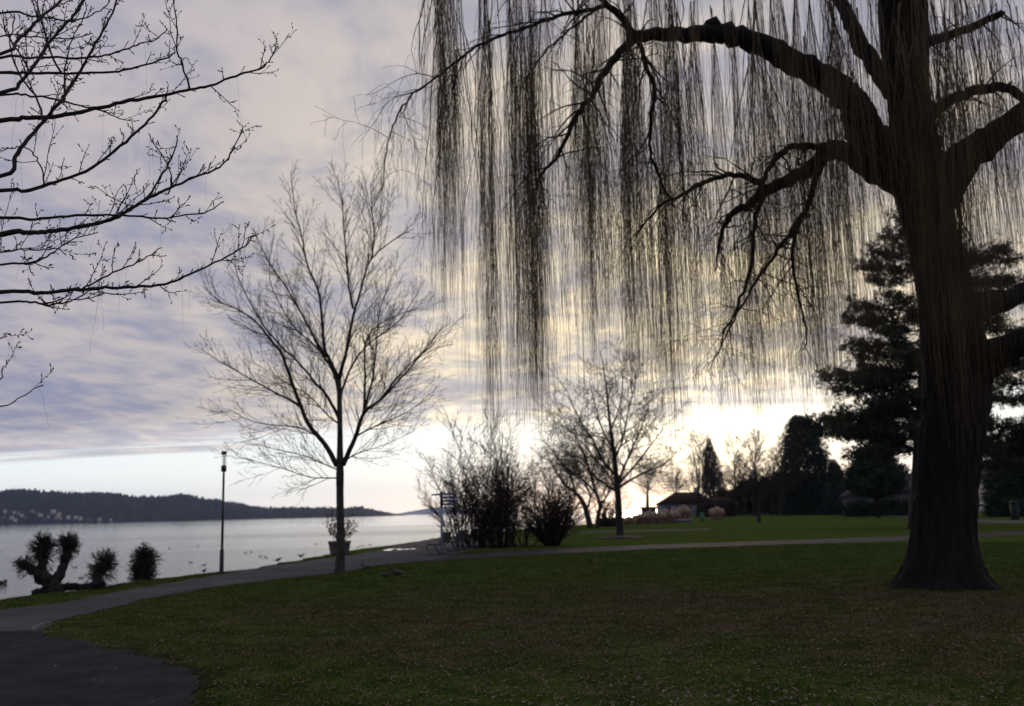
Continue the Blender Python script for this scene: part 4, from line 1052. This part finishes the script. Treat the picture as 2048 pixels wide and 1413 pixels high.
def bench(loc, rz, label):
    t = thing('park_bench', label, 'bench', loc, rz, 'steel benches facing the lake')
    W = 1.7                                               # local x: front to back, local y: along the bench
    prof = [(-.26, .41), (-.22, .44), (-.05, .43), (.16, .41), (.22, .46), (.27, .62), (.33, .80), (.37, .86), (.41, .86)]
    n = 11
    for k in range(6):                                    # seat slats
        x = -.24 + k * .078; z = .44 - .01 * k
        obj('seat_slat', MB().box(x - .037, x + .037, -W / 2, W / 2, z - .012, z + .012).mesh('seat_slat'), M['mesh_metal'], t)
    for k in range(5):
        u = k / 4; x = .23 + .12 * u; z = .50 + .36 * u
        mm = Matrix.Translation((x, 0, z)) @ Matrix.Rotation(R(18), 4, 'Y')
        obj('back_slat', MB().box(-.011, .011, -W / 2, W / 2, -.047, .047, mm).mesh('back_slat'), M['mesh_metal'], t)
    for y in (-W / 2 + .12, W / 2 - .12):
        pts = smooth_path([Vector((.37, y, .93)), Vector((.27, y, .60)), Vector((.18, y, .40)), Vector((-.1, y, .41)), Vector((-.28, y, .41)), Vector((-.33, y, .34)), Vector((-.27, y, .16)), Vector((-.16, y, .03)), Vector((.05, y, .015)), Vector((.33, y, .015))], None, 4)
        obj('leg_frame', MB().tube(pts, [.021] * len(pts), 8).mesh('leg_frame', True), M['black_metal'], t)
        arm = smooth_path([Vector((.28, y, .63)), Vector((.05, y, .66)), Vector((-.2, y, .64)), Vector((-.24, y, .44))], None, 4)
        obj('armrest', MB().tube(arm, [.016] * len(arm), 7).mesh('armrest', True), M['black_metal'], t)
    return t
for (px, py), rz, lab in [((878, 1110), R(-9), 'nearest steel slatted bench beside the signpost, facing the lake'), ((912, 1102.5), R(-12), 'middle steel slatted bench in the row facing the lake'), ((940, 1096), R(-14), 'farthest steel slatted bench, half hidden by the shrubs')]:
    b0 = G(px, py); bench((b0.x, b0.y, .012), rz, lab)
# litter bins, low platform
M['dark_green'] = mat('dark_green_metal', (0.012, 0.028, 0.022), (0.008, 0.018, 0.015), 10, 0.7, spec=0.2)
def bin_(px, py, h, r, label, mg_=None):
    mg_ = mg_ or M['green_metal']
    b0 = G(px, py); t = thing('litter_bin', label, 'bin', b0)
    obj('body', MB().lathe([(r * .85, 0), (r, .05), (r, h * .8), (r * .97, h * .8)], 14).mesh('body', True), mg_, t)
    obj('lid', MB().lathe([(r * 1.05, h * .8), (r * 1.08, h * .88), (r * .5, h)], 14).mesh('lid', True), mg_, t)
bin_(1405, 1043, 1.05, .26, 'small green litter bin left of the round clump of pampas grass')
bin_(2031, 1040, 1.7, .34, 'dark green bin at the right edge by the dark bushes', M['dark_green'])
b0 = G(1364, 1045.5); t = thing('stone_platform', 'low pale stone platform beside the row of pampas grass', 'platform', b0)
obj('slab', MB().box(-1.15, 1.15, -1.2, 1.2, .22, .34).mesh('slab'), M['stone'], t); obj('plinth', MB().box(-1.0, 1.0, -1.05, 1.05, -.02, .217).mesh('plinth'), M['grey_wall'], t)

# ------------------------------------------------------------------ birds
def bird_mesh(kind):
    if kind == 'duck': sp = [(-.22, .10, .008, .006), (-.18, .09, .04, .02), (-.10, .06, .085, .06), (0, .05, .105, .075), (.09, .06, .085, .07), (.13, .10, .05, .05), (.15, .16, .034, .036), (.17, .20, .036, .036), (.20, .205, .03, .03), (.225, .195, .014, .010), (.26, .188, .014, .006)]
    else: sp = [(-.20, .13, .03, .006), (-.13, .14, .045, .018), (-.06, .15, .065, .055), (.01, .155, .07, .068), (.07, .17, .055, .06), (.105, .205, .034, .04), (.125, .235, .03, .032), (.15, .245, .026, .027), (.168, .242, .010, .010), (.19, .236, .003, .003)]
    n = 10; V = []
    for x, z, ry, rz in sp:
        for k in range(n):
            a = 2 * math.pi * k / n; V.append((x, ry * math.cos(a), z + rz * math.sin(a)))
    q = [(i * n + k, i * n + (k + 1) % n, (i + 1) * n + (k + 1) % n, (i + 1) * n + k) for i in range(len(sp) - 1) for k in range(n)]
    V += [(sp[0][0], 0, sp[0][1]), (sp[-1][0], 0, sp[-1][1])]; a, b2 = len(V) - 2, len(V) - 1; L = (len(sp) - 1) * n
    tr = [(a, k, (k + 1) % n) for k in range(n)] + [(b2, L + (k + 1) % n, L + k) for k in range(n)]
    return new_mesh('body', V, q, tr)
pig, duck = bird_mesh('pigeon'), bird_mesh('duck')
def bird(px, py, rz, label, s=1.0, mt=None, head_down=0.0):
    b0 = G(px, py); t = thing('bird', label, 'bird', b0, rz, 'dark birds on the lawn')
    t.scale = (s, s, s)
    o = obj('body', pig.copy(), mt or M['feather_dark'], t); o.rotation_euler = (0, head_down, 0)
    for y in (-.025, .025):
        obj('leg', MB().tube([(.0, y, .12), (.005, y, .06), (-.01, y, .0), (.03, y, .002)], [.008, .005, .005, .003], 5).mesh('leg', True), M['beak'], t)
bird(795, 1160, R(172), 'largest dark bird on the lawn, facing left', 1.15)
bird(768, 1161, R(15), 'dark bird pecking just left of the largest bird', .9, None, .3)
bird(736, 1145, R(160), 'brownish bird nearest the foot of the slender tree', 1.0, M['feather_brown'], .2)
bird(723, 1137, R(80), 'small dark bird at the edge of the path beside the slender tree', .85)
bird(408, 1148, R(60), 'dark bird standing at the water edge left of the lamp post', .6)
bird(556, 1127, R(20), 'dark bird resting on the bank right of the lamp post', .8)
bird(601, 1118, R(200), 'dark bird on the bank edge left of the clay planter', .7)
dk_n = -1
for px, py, a in sorted([(150, 1136, 40), (338, 1098, 0), (395, 1094, 30), (382, 1126, 170), (408, 1131, 10), (491, 1107, 20), (503, 1105, 150), (520, 1114, 0), (532, 1116, 190), (606, 1110, 30), (631, 1089, 10), (701, 1072, 0), (716, 1095, 20), (725, 1092, 180), (740, 1090, 40), (436, 1092, 10), (163, 1157, 20), (2, 1103, 0)]):
    b0 = G(px, py, WATER_Z); dk_n += 1; t = thing('duck', '%s small dark duck from the left swimming on the pale lake' % ORD[dk_n], 'duck', (b0.x, b0.y, WATER_Z - .035), R(a + random.uniform(-25, 25)), 'ducks on the lake'); t.scale = (.62, .62, .62)
    o = obj('body', duck, None, t)
    if not duck.materials: duck.materials.append(M['feather_brown'])
b0 = G(-4, 1172, WATER_Z); t = thing('mooring_stage', 'dark wooden mooring block in the water at the left edge', 'mooring', (b0.x, b0.y, WATER_Z))
for y in (-.12, .02, .16): obj('plank', MB().box(-.7, .20, y, y + .12, .10, .16).mesh('plank'), M['hull'], t)
for x in (-.55, .10): obj('pile', MB().lathe([(.05, -1.0), (.05, .20)], 8, (x, 0.34, 0)).mesh('pile', True), M['hull'], t)
obj('beam', MB().box(-.7, .20, -.10, .26, .02, .097).mesh('beam'), M['hull'], t)

# ------------------------------------------------------------------ evergreens
def leaf_cloud(pts, size, n_per, rs):
    """needle tufts: bunches of thin triangles round each point"""
    Pn = np.asarray(pts, dtype=np.float64); m_ = len(Pn)
    c = np.repeat(Pn, n_per, axis=0); k = len(c)
    d = rs.normal(0, 1, (k, 3)); d[:, 2] = d[:, 2] * .7 + .35; d /= np.linalg.norm(d, axis=1, keepdims=True)
    s = rs.uniform(.6, 1.2, (k, 1)) * size
    w = np.cross(d, rs.normal(0, 1, (k, 3))); w /= np.linalg.norm(w, axis=1, keepdims=True)
    off = rs.normal(0, size * .35, (k, 3))
    V = np.stack([c + off - w * s * .16, c + off + w * s * .16, c + off + d * s], 1).reshape(-1, 3)
    return V, np.arange(3 * k).reshape(-1, 3)
def pine():
    random.seed(5); base = G(1838, 1058); D = base.y; pxm = D / FPX
    t = thing('pine_tree', 'big dark pine with layered shaggy boughs standing behind the willow trunk', 'tree', base)
    tr = [(1836, 1062, 22), (1838, 1000, 17), (1842, 900, 15), (1848, 780, 13), (1850, 660, 10), (1840, 560, 7), (1815, 480, 4), (1800, 440, 1.5)]
    w, r = smooth_path([P(a, b2, D) for a, b2, _ in tr], [c * pxm for *_, c in tr], 5); w[0].z = -.1
    tube_obj('trunk', [(w, r)], 12, M['bark'], t, base, True)
    tuft = []; wood = []
    def bough(p0, p1, sub, dens):
        L = (p1 - p0).length; n = 8; pts = []
        for i in range(n + 1):
            u = i / n; pts.append(p0.lerp(p1, u) + Vector((random.gauss(0, .08), random.gauss(0, .08), random.gauss(0, .06) - .5 * math.sin(u * 3.1) * L * .06)))
        wood.append((pts, [max(.02, .018 * L * (1 - u / n)) for u in range(n + 1)]))
        k = int(L * sub)
        for j in range(k):
            u = .25 + .75 * random.random() ** .8; i = min(int(u * n), n - 1); q = pts[i].lerp(pts[i + 1], u * n - i)
            d = (pts[-1] - pts[0]).normalized(); e = (d * random.uniform(.2, 1) + Vector((random.gauss(0, .8), random.gauss(0, .8), random.gauss(.15, .3)))).normalized()
            l2 = random.uniform(.4, 1.15) * (1.15 - .4 * u); q2 = q + e * l2
            wood.append(([q, q.lerp(q2, .5) + vr(.03), q2], [.018, .013, .008]))
            for s_ in range(dens):
                f = random.uniform(.3, 1.05); tuft.append(tuple(q.lerp(q2, f) + vr(.20) - base))
    # outline tips read off the tree, both sides, with depth
    tips = [(1796, 436), (1775, 470), (1742, 500), (1722, 532), (1745, 560), (1770, 590), (1702, 612), (1692, 640), (1698, 690), (1720, 715), (1664, 752), (1650, 758), (1672, 780), (1690, 815), (1640, 838), (1605, 850), (1625, 865), (1700, 870), (1740, 850), (1720, 800), (1760, 760), (1770, 660), (1780, 540),
            (1890, 470), (1930, 505), (1962, 520), (2010, 498), (2030, 520), (2060, 560), (2100, 600), (2110, 660), (2090, 720), (2120, 760), (2070, 800), (2130, 840), (2060, 870), (1990, 780), (1980, 840), (1960, 600), (2000, 640), (2020, 560), (2040, 740), (2140, 900), (2060, 930), (2000, 900), (1700, 905), (1770, 880)]
    for a, b2 in tips:
        dd = random.uniform(-3.5, 3.5)
        tip = P(a, b2, D + dd)
        hz = min(tip.z + .1 * abs(tip.x - w[0].x) - .6, 17.5); hz = max(hz, 2.8)
        i = min(range(len(w)), key=lambda q: abs(w[q].z - hz)); bough(w[i], tip, 7.5, 5)
    for k in range(72):
        z = random.uniform(4.5, 18.5); i = min(range(len(w)), key=lambda q: abs(w[q].z - z)); L = np.interp(z, [3, 6, 10, 14, 17, 19], [6.0, 5.8, 5.0, 4.0, 2.6, .8]) * random.uniform(.55, 1.0)
        a = random.uniform(0, 6.28); bough(w[i], w[i] + Vector((math.cos(a) * L, math.sin(a) * L, L * random.uniform(-.1, .5))), 7.0, 5)
    tube_obj('boughs', wood, 4, M['bark'], t, base)['kind'] = 'stuff'
    V, T = leaf_cloud(tuft, .27, 9, rng)
    obj('needles', new_mesh('needles', V, None, T, False), M['pine'], t)['kind'] = 'stuff'
pine()
def cone(label, px, py, prof, n, size, name='conifer', D=None, cat='tree'):
    """dense conifer; prof = (pixel y, half width in pixels, x shift)"""
    base = G(px, py) if D is None else Vector((P(px, py, D).x, D, 0)); D = base.y; pxm = D / FPX
    t = thing(name, label, cat, base)
    zs = [P(px, q[0], D).z for q in prof]; hw = [q[1] * pxm for q in prof]; sx = [q[2] * pxm for q in prof]
    o = np.argsort(zs); zs, hw, sx = np.array(zs)[o], np.array(hw)[o], np.array(sx)[o]
    zt = zs[-1]
    tube_obj('trunk', [([base + Vector((0, 0, -.1)), base + Vector((sx.mean() * .5, 0, zt * .5)), base + Vector((sx[-1], 0, zt * .96))], [.02 * zt + .05, .014 * zt + .03, .02])], 8, M['bark'], t, base, True)
    z = rng.uniform(zs[0], zs[-1], n * 3); f = np.interp(z, zs, hw); keep = rng.uniform(0, f.max(), n * 3) < f
    z, f = z[keep][:n], f[keep][:n]; a = rng.uniform(0, 6.283, len(z))
    lump = 1 + .20 * np.sin(a * 4 + z * 1.1) * np.sin(z * 1.9) + .16 * np.sin(a * 9 - z * 2.6) + rng.normal(0, .10, len(z))
    rr = f * lump * (rng.uniform(0, 1, len(z)) ** .28)
    pts = np.stack([rr * np.cos(a) + np.interp(z, zs, sx), rr * np.sin(a), np.maximum(z, .05)], 1)
    V, T = leaf_cloud(pts, size, 5, rng)
    V[:, 2] = np.maximum(V[:, 2], 0.0)
    obj('foliage', new_mesh('foliage', V, None, T, False), M['conifer'], t)['kind'] = 'stuff'
cone('broad dark cone shaped conifer reaching to the ground, left of the pine', 1626, 1030, [(1030, 68, 0), (1012, 64, 0), (990, 56, 0), (950, 50, -4), (910, 42, -8), (870, 32, -12), (845, 22, -16), (832, 6, -16)], 9000, .55)
cone('dark conifer with two pointed tops right of the white house', 1430, 1028, [(1028, 28, 0), (1000, 28, 0), (960, 22, 0), (930, 17, -2), (905, 10, -3), (885, 4, -4), (878, 1, -4)], 4200, .5)
cone('round black evergreen bush at the foot of the pointed conifer', 1450, 1029, [(1029, 18, 0), (1010, 19, 0), (990, 14, 0), (978, 5, 0)], 2200, .4, 'evergreen_bush', None, 'shrub')
cone('low rounded dark conifer between the broad cone and the willow', 1680, 1030, [(1030, 22, 0), (1005, 24, 0), (975, 20, 0), (945, 12, -4), (925, 4, -6)], 3400, .5)
cone('dark rounded tree crown on a thin trunk left of the willow trunk', 1757, 1036, [(992, 20, 0), (985, 40, 0), (965, 52, 0), (940, 48, 0), (910, 30, 0), (890, 8, 0)], 5200, .5)
cone('dark evergreen bush right of the willow trunk beside the bin', 2020, 1034, [(1034, 34, 0), (1010, 40, 0), (980, 38, 4), (940, 34, 10), (900, 22, 16), (880, 6, 20)], 5200, .5, 'evergreen_bush', None, 'shrub')
cone('dark evergreen at the far right edge behind the bin', 2090, 1032, [(1032, 50, 0), (980, 52, 0), (920, 46, 0), (870, 34, 0), (830, 14, 0)], 4800, .5)
for lab, px, hw_, tp in [('low dark bush in front of the pale house under the dark crown', 1742, 20, 1000), ('low dark bush between the notice board and the willow trunk', 1792, 12, 1002), ('small dark bush right of the broad cone conifer', 1700, 13, 996)]:
    cone(lab, px, 1031, [(1031, hw_, 0), (1018, hw_ * 1.05, 0), ((1018 + tp) / 2, hw_ * .8, 0), (tp, hw_ * .2, 0)], 1300, .4, 'evergreen_bush', None, 'shrub')
# brown scrub belt and hedges behind
def belt(label, px0, px1, top, D, n, size, material, name='hedge', thick=6):
    a, b2 = P(px0, 1020, D), P(px1, 1020, D); base = Vector(((a.x + b2.x) / 2, D, 0)); half = (b2.x - a.x) / 2
    t = thing(name, label, 'hedge', base)
    x = rng.uniform(-1, 1, n); hx = np.interp(x * .5 + .5, np.linspace(0, 1, len(top)), [P((px0 + px1) / 2, v, D).z for v in top])
    hx = hx * (1 + .08 * np.sin(x * 23) + .05 * np.sin(x * 51))
    z = hx * rng.uniform(0, 1, n) ** .6; y = rng.uniform(-1, 1, n) * thick / 2
    V, T = leaf_cloud(np.stack([x * half, y, z], 1), size, 5, rng); V[:, 2] = np.maximum(V[:, 2], 0)
    obj('foliage', new_mesh('foliage', V, None, T, False), material, t)['kind'] = 'stuff'
    st = []
    for k in range(24):
        xx = random.uniform(-half, half); yy = random.uniform(-thick / 3, thick / 3); st.append(([base + Vector((xx, yy, -.05)), base + Vector((xx + random.gauss(0, .3), yy, 1.2)), base + Vector((xx + random.gauss(0, .6), yy, 2.6))], [.09, .06, .03]))
    tube_obj('stems', st, 5, M['bark'], t, base)['kind'] = 'stuff'
belt('brown leafless scrub belt behind the thin bare trees', 1462, 1640, [985, 966, 962, 958, 954, 958, 965], 215, 5200, .75, M['brown_scrub'])
belt('dark hedge row behind the lawn left of the willow trunk', 1640, 1900, [990, 960, 950, 945, 955, 950, 960], 190, 6500, .8, M['conifer'])
belt('dark hedge row behind the parked car at the right', 1975, 2330, [930, 880, 870, 850, 860, 850], 175, 7000, .8, M['brown_scrub'])

belt('low brown scrub in front of the white annexe', 1398, 1475, [1016, 1008, 1012, 1004, 1010], 186, 1500, .5, M['brown_scrub'], 'hedge', 3)
belt('low dark hedge in front of the houses left of the willow trunk', 1690, 1832, [1012, 1004, 1008, 1000, 1006, 1002], 138, 2600, .45, M['conifer'], 'hedge', 2)
# pampas grass
def pampas(px, py, w, h, label, n=150):
    b0 = G(px, py); t = thing('pampas_grass', label, 'ornamental grass', b0, 0, 'pampas grass by the lake')
    lo = []; hi = []
    for k in range(n):
        a = random.uniform(0, 6.28); s = random.random() ** .5; x0 = math.cos(a) * w * .28 * s; y0 = math.sin(a) * w * .28 * s; hh = h * random.uniform(.55, .9) * (1.1 - .35 * s)
        ox, oy = math.cos(a) * w * .5 * s, math.sin(a) * w * .5 * s
        lo.append(([(x0, y0, -.02), (x0 * .6 + ox * .4, y0 * .6 + oy * .4, hh * .6), (ox * .9, oy * .9, hh), (ox * 1.3, oy * 1.3, hh * .82)], [.025, .022, .016, .006]))
        if k % 2 == 0:
            hi.append(([(ox * .8, oy * .8, hh * .8), (ox * .85, oy * .85, hh + h * .02), (ox * .95, oy * .95, hh + h * .10), (ox * 1.08, oy * 1.08, hh + h * .14)], [.02, .09, .11, .03]))
    tube_obj('blades', lo, 3, M['pampas_low'], t, (0, 0, 0))['kind'] = 'stuff'
    tube_obj('plumes', hi, 5, M['pampas'], t, (0, 0, 0))['kind'] = 'stuff'
pampas(1434, 1040.5, 2.1, 1.7, 'round clump of pale pampas grass alone on the far lawn', 260)
for px, py, w, h, lab in [(1282, 1049, 1.8, 1.25, 'leftmost low clump in the row of pampas grass'), (1300, 1048.5, 1.8, 1.45, 'second clump from the left in the row of pampas grass'), (1316, 1048, 1.8, 1.5, 'third clump from the left in the row of pampas grass'), (1332, 1047, 1.9, 1.6, 'fourth clump from the left in the row of pampas grass'), (1347, 1046, 1.7, 1.5, 'rightmost front clump of the pampas row beside the stone platform'), (1368, 1041, 2.2, 2.1, 'tall pampas clump behind the stone platform'), (1258, 1050, 1.6, .9, 'small dull reddish pampas clump between the straight tree and the row')]:
    pampas(px, py, w, h, lab)
belt('low reddish leafless hedge at the water left of the straight tree', 1195, 1236, [1042, 1040, 1040, 1043], 104, 700, .3, M['brown_scrub'], 'hedge', 2)

# ------------------------------------------------------------------ houses, hut, railing, car
def house(label, px, D, w, d, h, rh, wall, roof, rz=0.0, hip=1.5, wins=4, storeys=1, chim=True, yb=1033):
    b0 = P(px, yb, D); t = thing('house', label, 'house', (b0.x, b0.y, 0), rz)
    obj('wall', MB().box(-w / 2, w / 2, -d / 2, d / 2, -.2, h).mesh('wall'), wall, t)
    e = .45; v = [(-w / 2 - e, -d / 2 - e, h - .1), (w / 2 + e, -d / 2 - e, h - .1), (w / 2 + e, d / 2 + e, h - .1), (-w / 2 - e, d / 2 + e, h - .1), (-w / 2 + hip, 0, h + rh), (w / 2 - hip, 0, h + rh)]
    rf = obj('roof', MB().add(v, [(0, 1, 5, 4), (2, 3, 4, 5), (0, 3, 2, 1)], [(0, 4, 3), (1, 2, 5)]).mesh('roof'), roof, t)
    if chim: obj('chimney', MB().box(w * .18, w * .18 + .7, -.4, .4, h + rh * .4, h + rh + .9).mesh('chimney'), M['grey_wall'], rf)
    for s in range(storeys):
        for k in range(wins):
            x = -w / 2 + w * (k + .5) / wins; z = .9 + s * 2.8
            wn = obj('window', MB().box(x - .45, x + .45, -d / 2 - .03, -d / 2 + .02, z, z + 1.3).mesh('window'), M['window_dark'], t)
            obj('frame', MB().box(x - .03, x + .03, -d / 2 - .05, -d / 2 - .032, z, z + 1.3).mesh('frame'), M['white_wall'], wn)
    dr = obj('door', MB().box(-w * .5 + w * (wins // 2) / wins - .5, -w * .5 + w * (wins // 2) / wins + .5, -d / 2 - .035, -d / 2 + .02, 0, 2.1).mesh('door'), M['wood_dark'], t)
    return t
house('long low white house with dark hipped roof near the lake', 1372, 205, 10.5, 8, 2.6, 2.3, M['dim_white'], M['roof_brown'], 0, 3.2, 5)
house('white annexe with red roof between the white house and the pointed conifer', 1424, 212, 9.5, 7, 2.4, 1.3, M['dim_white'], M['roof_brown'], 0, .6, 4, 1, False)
house('dark gabled house half hidden behind the scrub', 1530, 240, 12, 9, 4.0, 3.5, M['grey_wall'], M['roof_dark'], 0, 2, 4)
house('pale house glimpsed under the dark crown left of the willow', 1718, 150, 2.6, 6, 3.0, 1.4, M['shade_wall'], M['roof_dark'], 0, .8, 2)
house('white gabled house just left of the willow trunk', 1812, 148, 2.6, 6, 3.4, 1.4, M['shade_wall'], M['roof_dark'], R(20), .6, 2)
house('yellow and white house glimpsed right of the willow trunk', 1974, 150, 3.0, 6, 5.0, 1.8, M['cream_wall'], M['roof_dark'], 0, .6, 2, 2)
b0 = G(1298, 1031); t = thing('hut', 'small dark flat-roofed hut at the lakeside behind the pampas grass', 'hut', b0)
obj('wall', MB().box(-1.9, 1.9, -1.5, 1.5, -.1, 2.0).mesh('wall'), M['wood_dark'], t); obj('roof', MB().box(-2.25, 2.25, -1.8, 1.8, 2.003, 2.25).mesh('roof'), M['roof_dark'], t)
obj('door', MB().box(-.5, .5, -1.54, -1.49, 0, 1.85).mesh('door'), M['grey_wall'], t)
b0 = G(1212, 1038); b1 = G(1284, 1033)
t = thing('railing', 'thin dark railing along the landing stage at the lake', 'railing', b0)
v = b1 - b0
for k in range(9):
    q = v * (k / 8); obj('post', MB().box(q.x - .03, q.x + .03, q.y - .03, q.y + .03, -.6, 1.05).mesh('post'), M['black_metal'], t)
for z in (1.06, .55): obj('rail', MB().tube([(0, 0, z), tuple(v * .5 + Vector((0, 0, z))), tuple(v + Vector((0, 0, z)))], [.045] * 3, 6).mesh('rail', True), M['black_metal'], t)
def car(px, py, rz, label):
    b0 = G(px, py); t = thing('parked_car', label, 'car', b0, rz)
    prof = [(-2.0, .35), (-2.02, .75), (-1.85, .95), (-1.55, 1.0), (-1.25, 1.42), (.2, 1.47), (.95, 1.0), (1.75, .86), (1.98, .65), (1.98, .35)]
    body = obj('body', MB().prism(prof, -.82, .82).mesh('body'), M['car_white'], t)
    bv_ = body.modifiers.new('bevel', 'BEVEL'); bv_.width = .06; bv_.segments = 2
    for y in (-.825, .825):
        s = 1 if y > 0 else -1
        obj('side_window', MB().prism([(-1.42, 1.03), (-1.18, 1.36), (.16, 1.40), (.75, 1.03)], min(y, y + .012 * s), max(y, y + .012 * s)).mesh('side_window'), M['window_dark'], t)
    obj('rear_window', MB().add([(-1.60, -.62, 1.02), (-1.60, .62, 1.02), (-1.30, .55, 1.38), (-1.30, -.55, 1.38)], [(0, 1, 2, 3)]).mesh('rear_window'), M['window_dark'], t)
    for y in (-.62, .62): obj('tail_light', MB().box(-2.04, -1.9, y - .14, y + .14, .72, .95).mesh('tail_light'), M['red_lens'], t)
    obj('bumper', MB().box(-2.08, -1.98, -.78, .78, .36, .55).mesh('bumper'), M['grey_wall'], t)
    for x in (-1.25, 1.25):
        for y in (-.78, .78):
            wv = []; 
            wh = MB().lathe([(.2, -.1), (.32, -.1), (.32, .1), (.2, .1)], 16)
            o = obj('wheel', wh.mesh('wheel', True), M['tyre'], t); o.location = (x, y, .32); o.rotation_euler = (R(90), 0, 0)
            obj('rim', MB().lathe([(.19, -.105), (.19, .105)], 12).mesh('rim', True), M['alloy'], o)
car(1968, 1028, R(98), 'white parked car seen from behind at the right of the willow trunk')
b0 = G(1770, 1026); t = thing('info_column', 'small blue and white notice board left of the willow trunk', 'notice board', b0)
obj('panel', MB().box(-.35, .12, -.06, .06, .25, 1.75).mesh('panel'), M['blue_panel'], t); obj('panel', MB().box(.125, .6, -.05, .05, .25, 1.65).mesh('panel'), M['white_wall'], t)
for x in (-.3, .55): obj('leg', MB().box(x - .03, x + .03, -.03, .03, -.02, .247).mesh('leg'), M['black_metal'], t)

# ------------------------------------------------------------------ haze over the lake
mh = bpy.data.materials.new('haze_air'); mh.use_nodes = True; th_ = mh.node_tree; th_.nodes.clear()
oo = th_.nodes.new('ShaderNodeOutputMaterial'); pv = th_.nodes.new('ShaderNodeVolumePrincipled')
pv.inputs['Color'].default_value = rgb(0.42, 0.60, 1.0); pv.inputs['Density'].default_value = 0.00005; pv.inputs['Anisotropy'].default_value = 0.3
th_.links.new(pv.outputs[0], oo.inputs['Volume'])
hz = obj('haze', MB().box(-9500, 15500, -450, 9700, -2.2, 260).mesh('haze'), mh); hz['kind'] = 'stuff'; hz['label'] = 'thin pale haze in the air over lake and shore'; hz['category'] = 'haze'
print('objects', len(scene.objects))
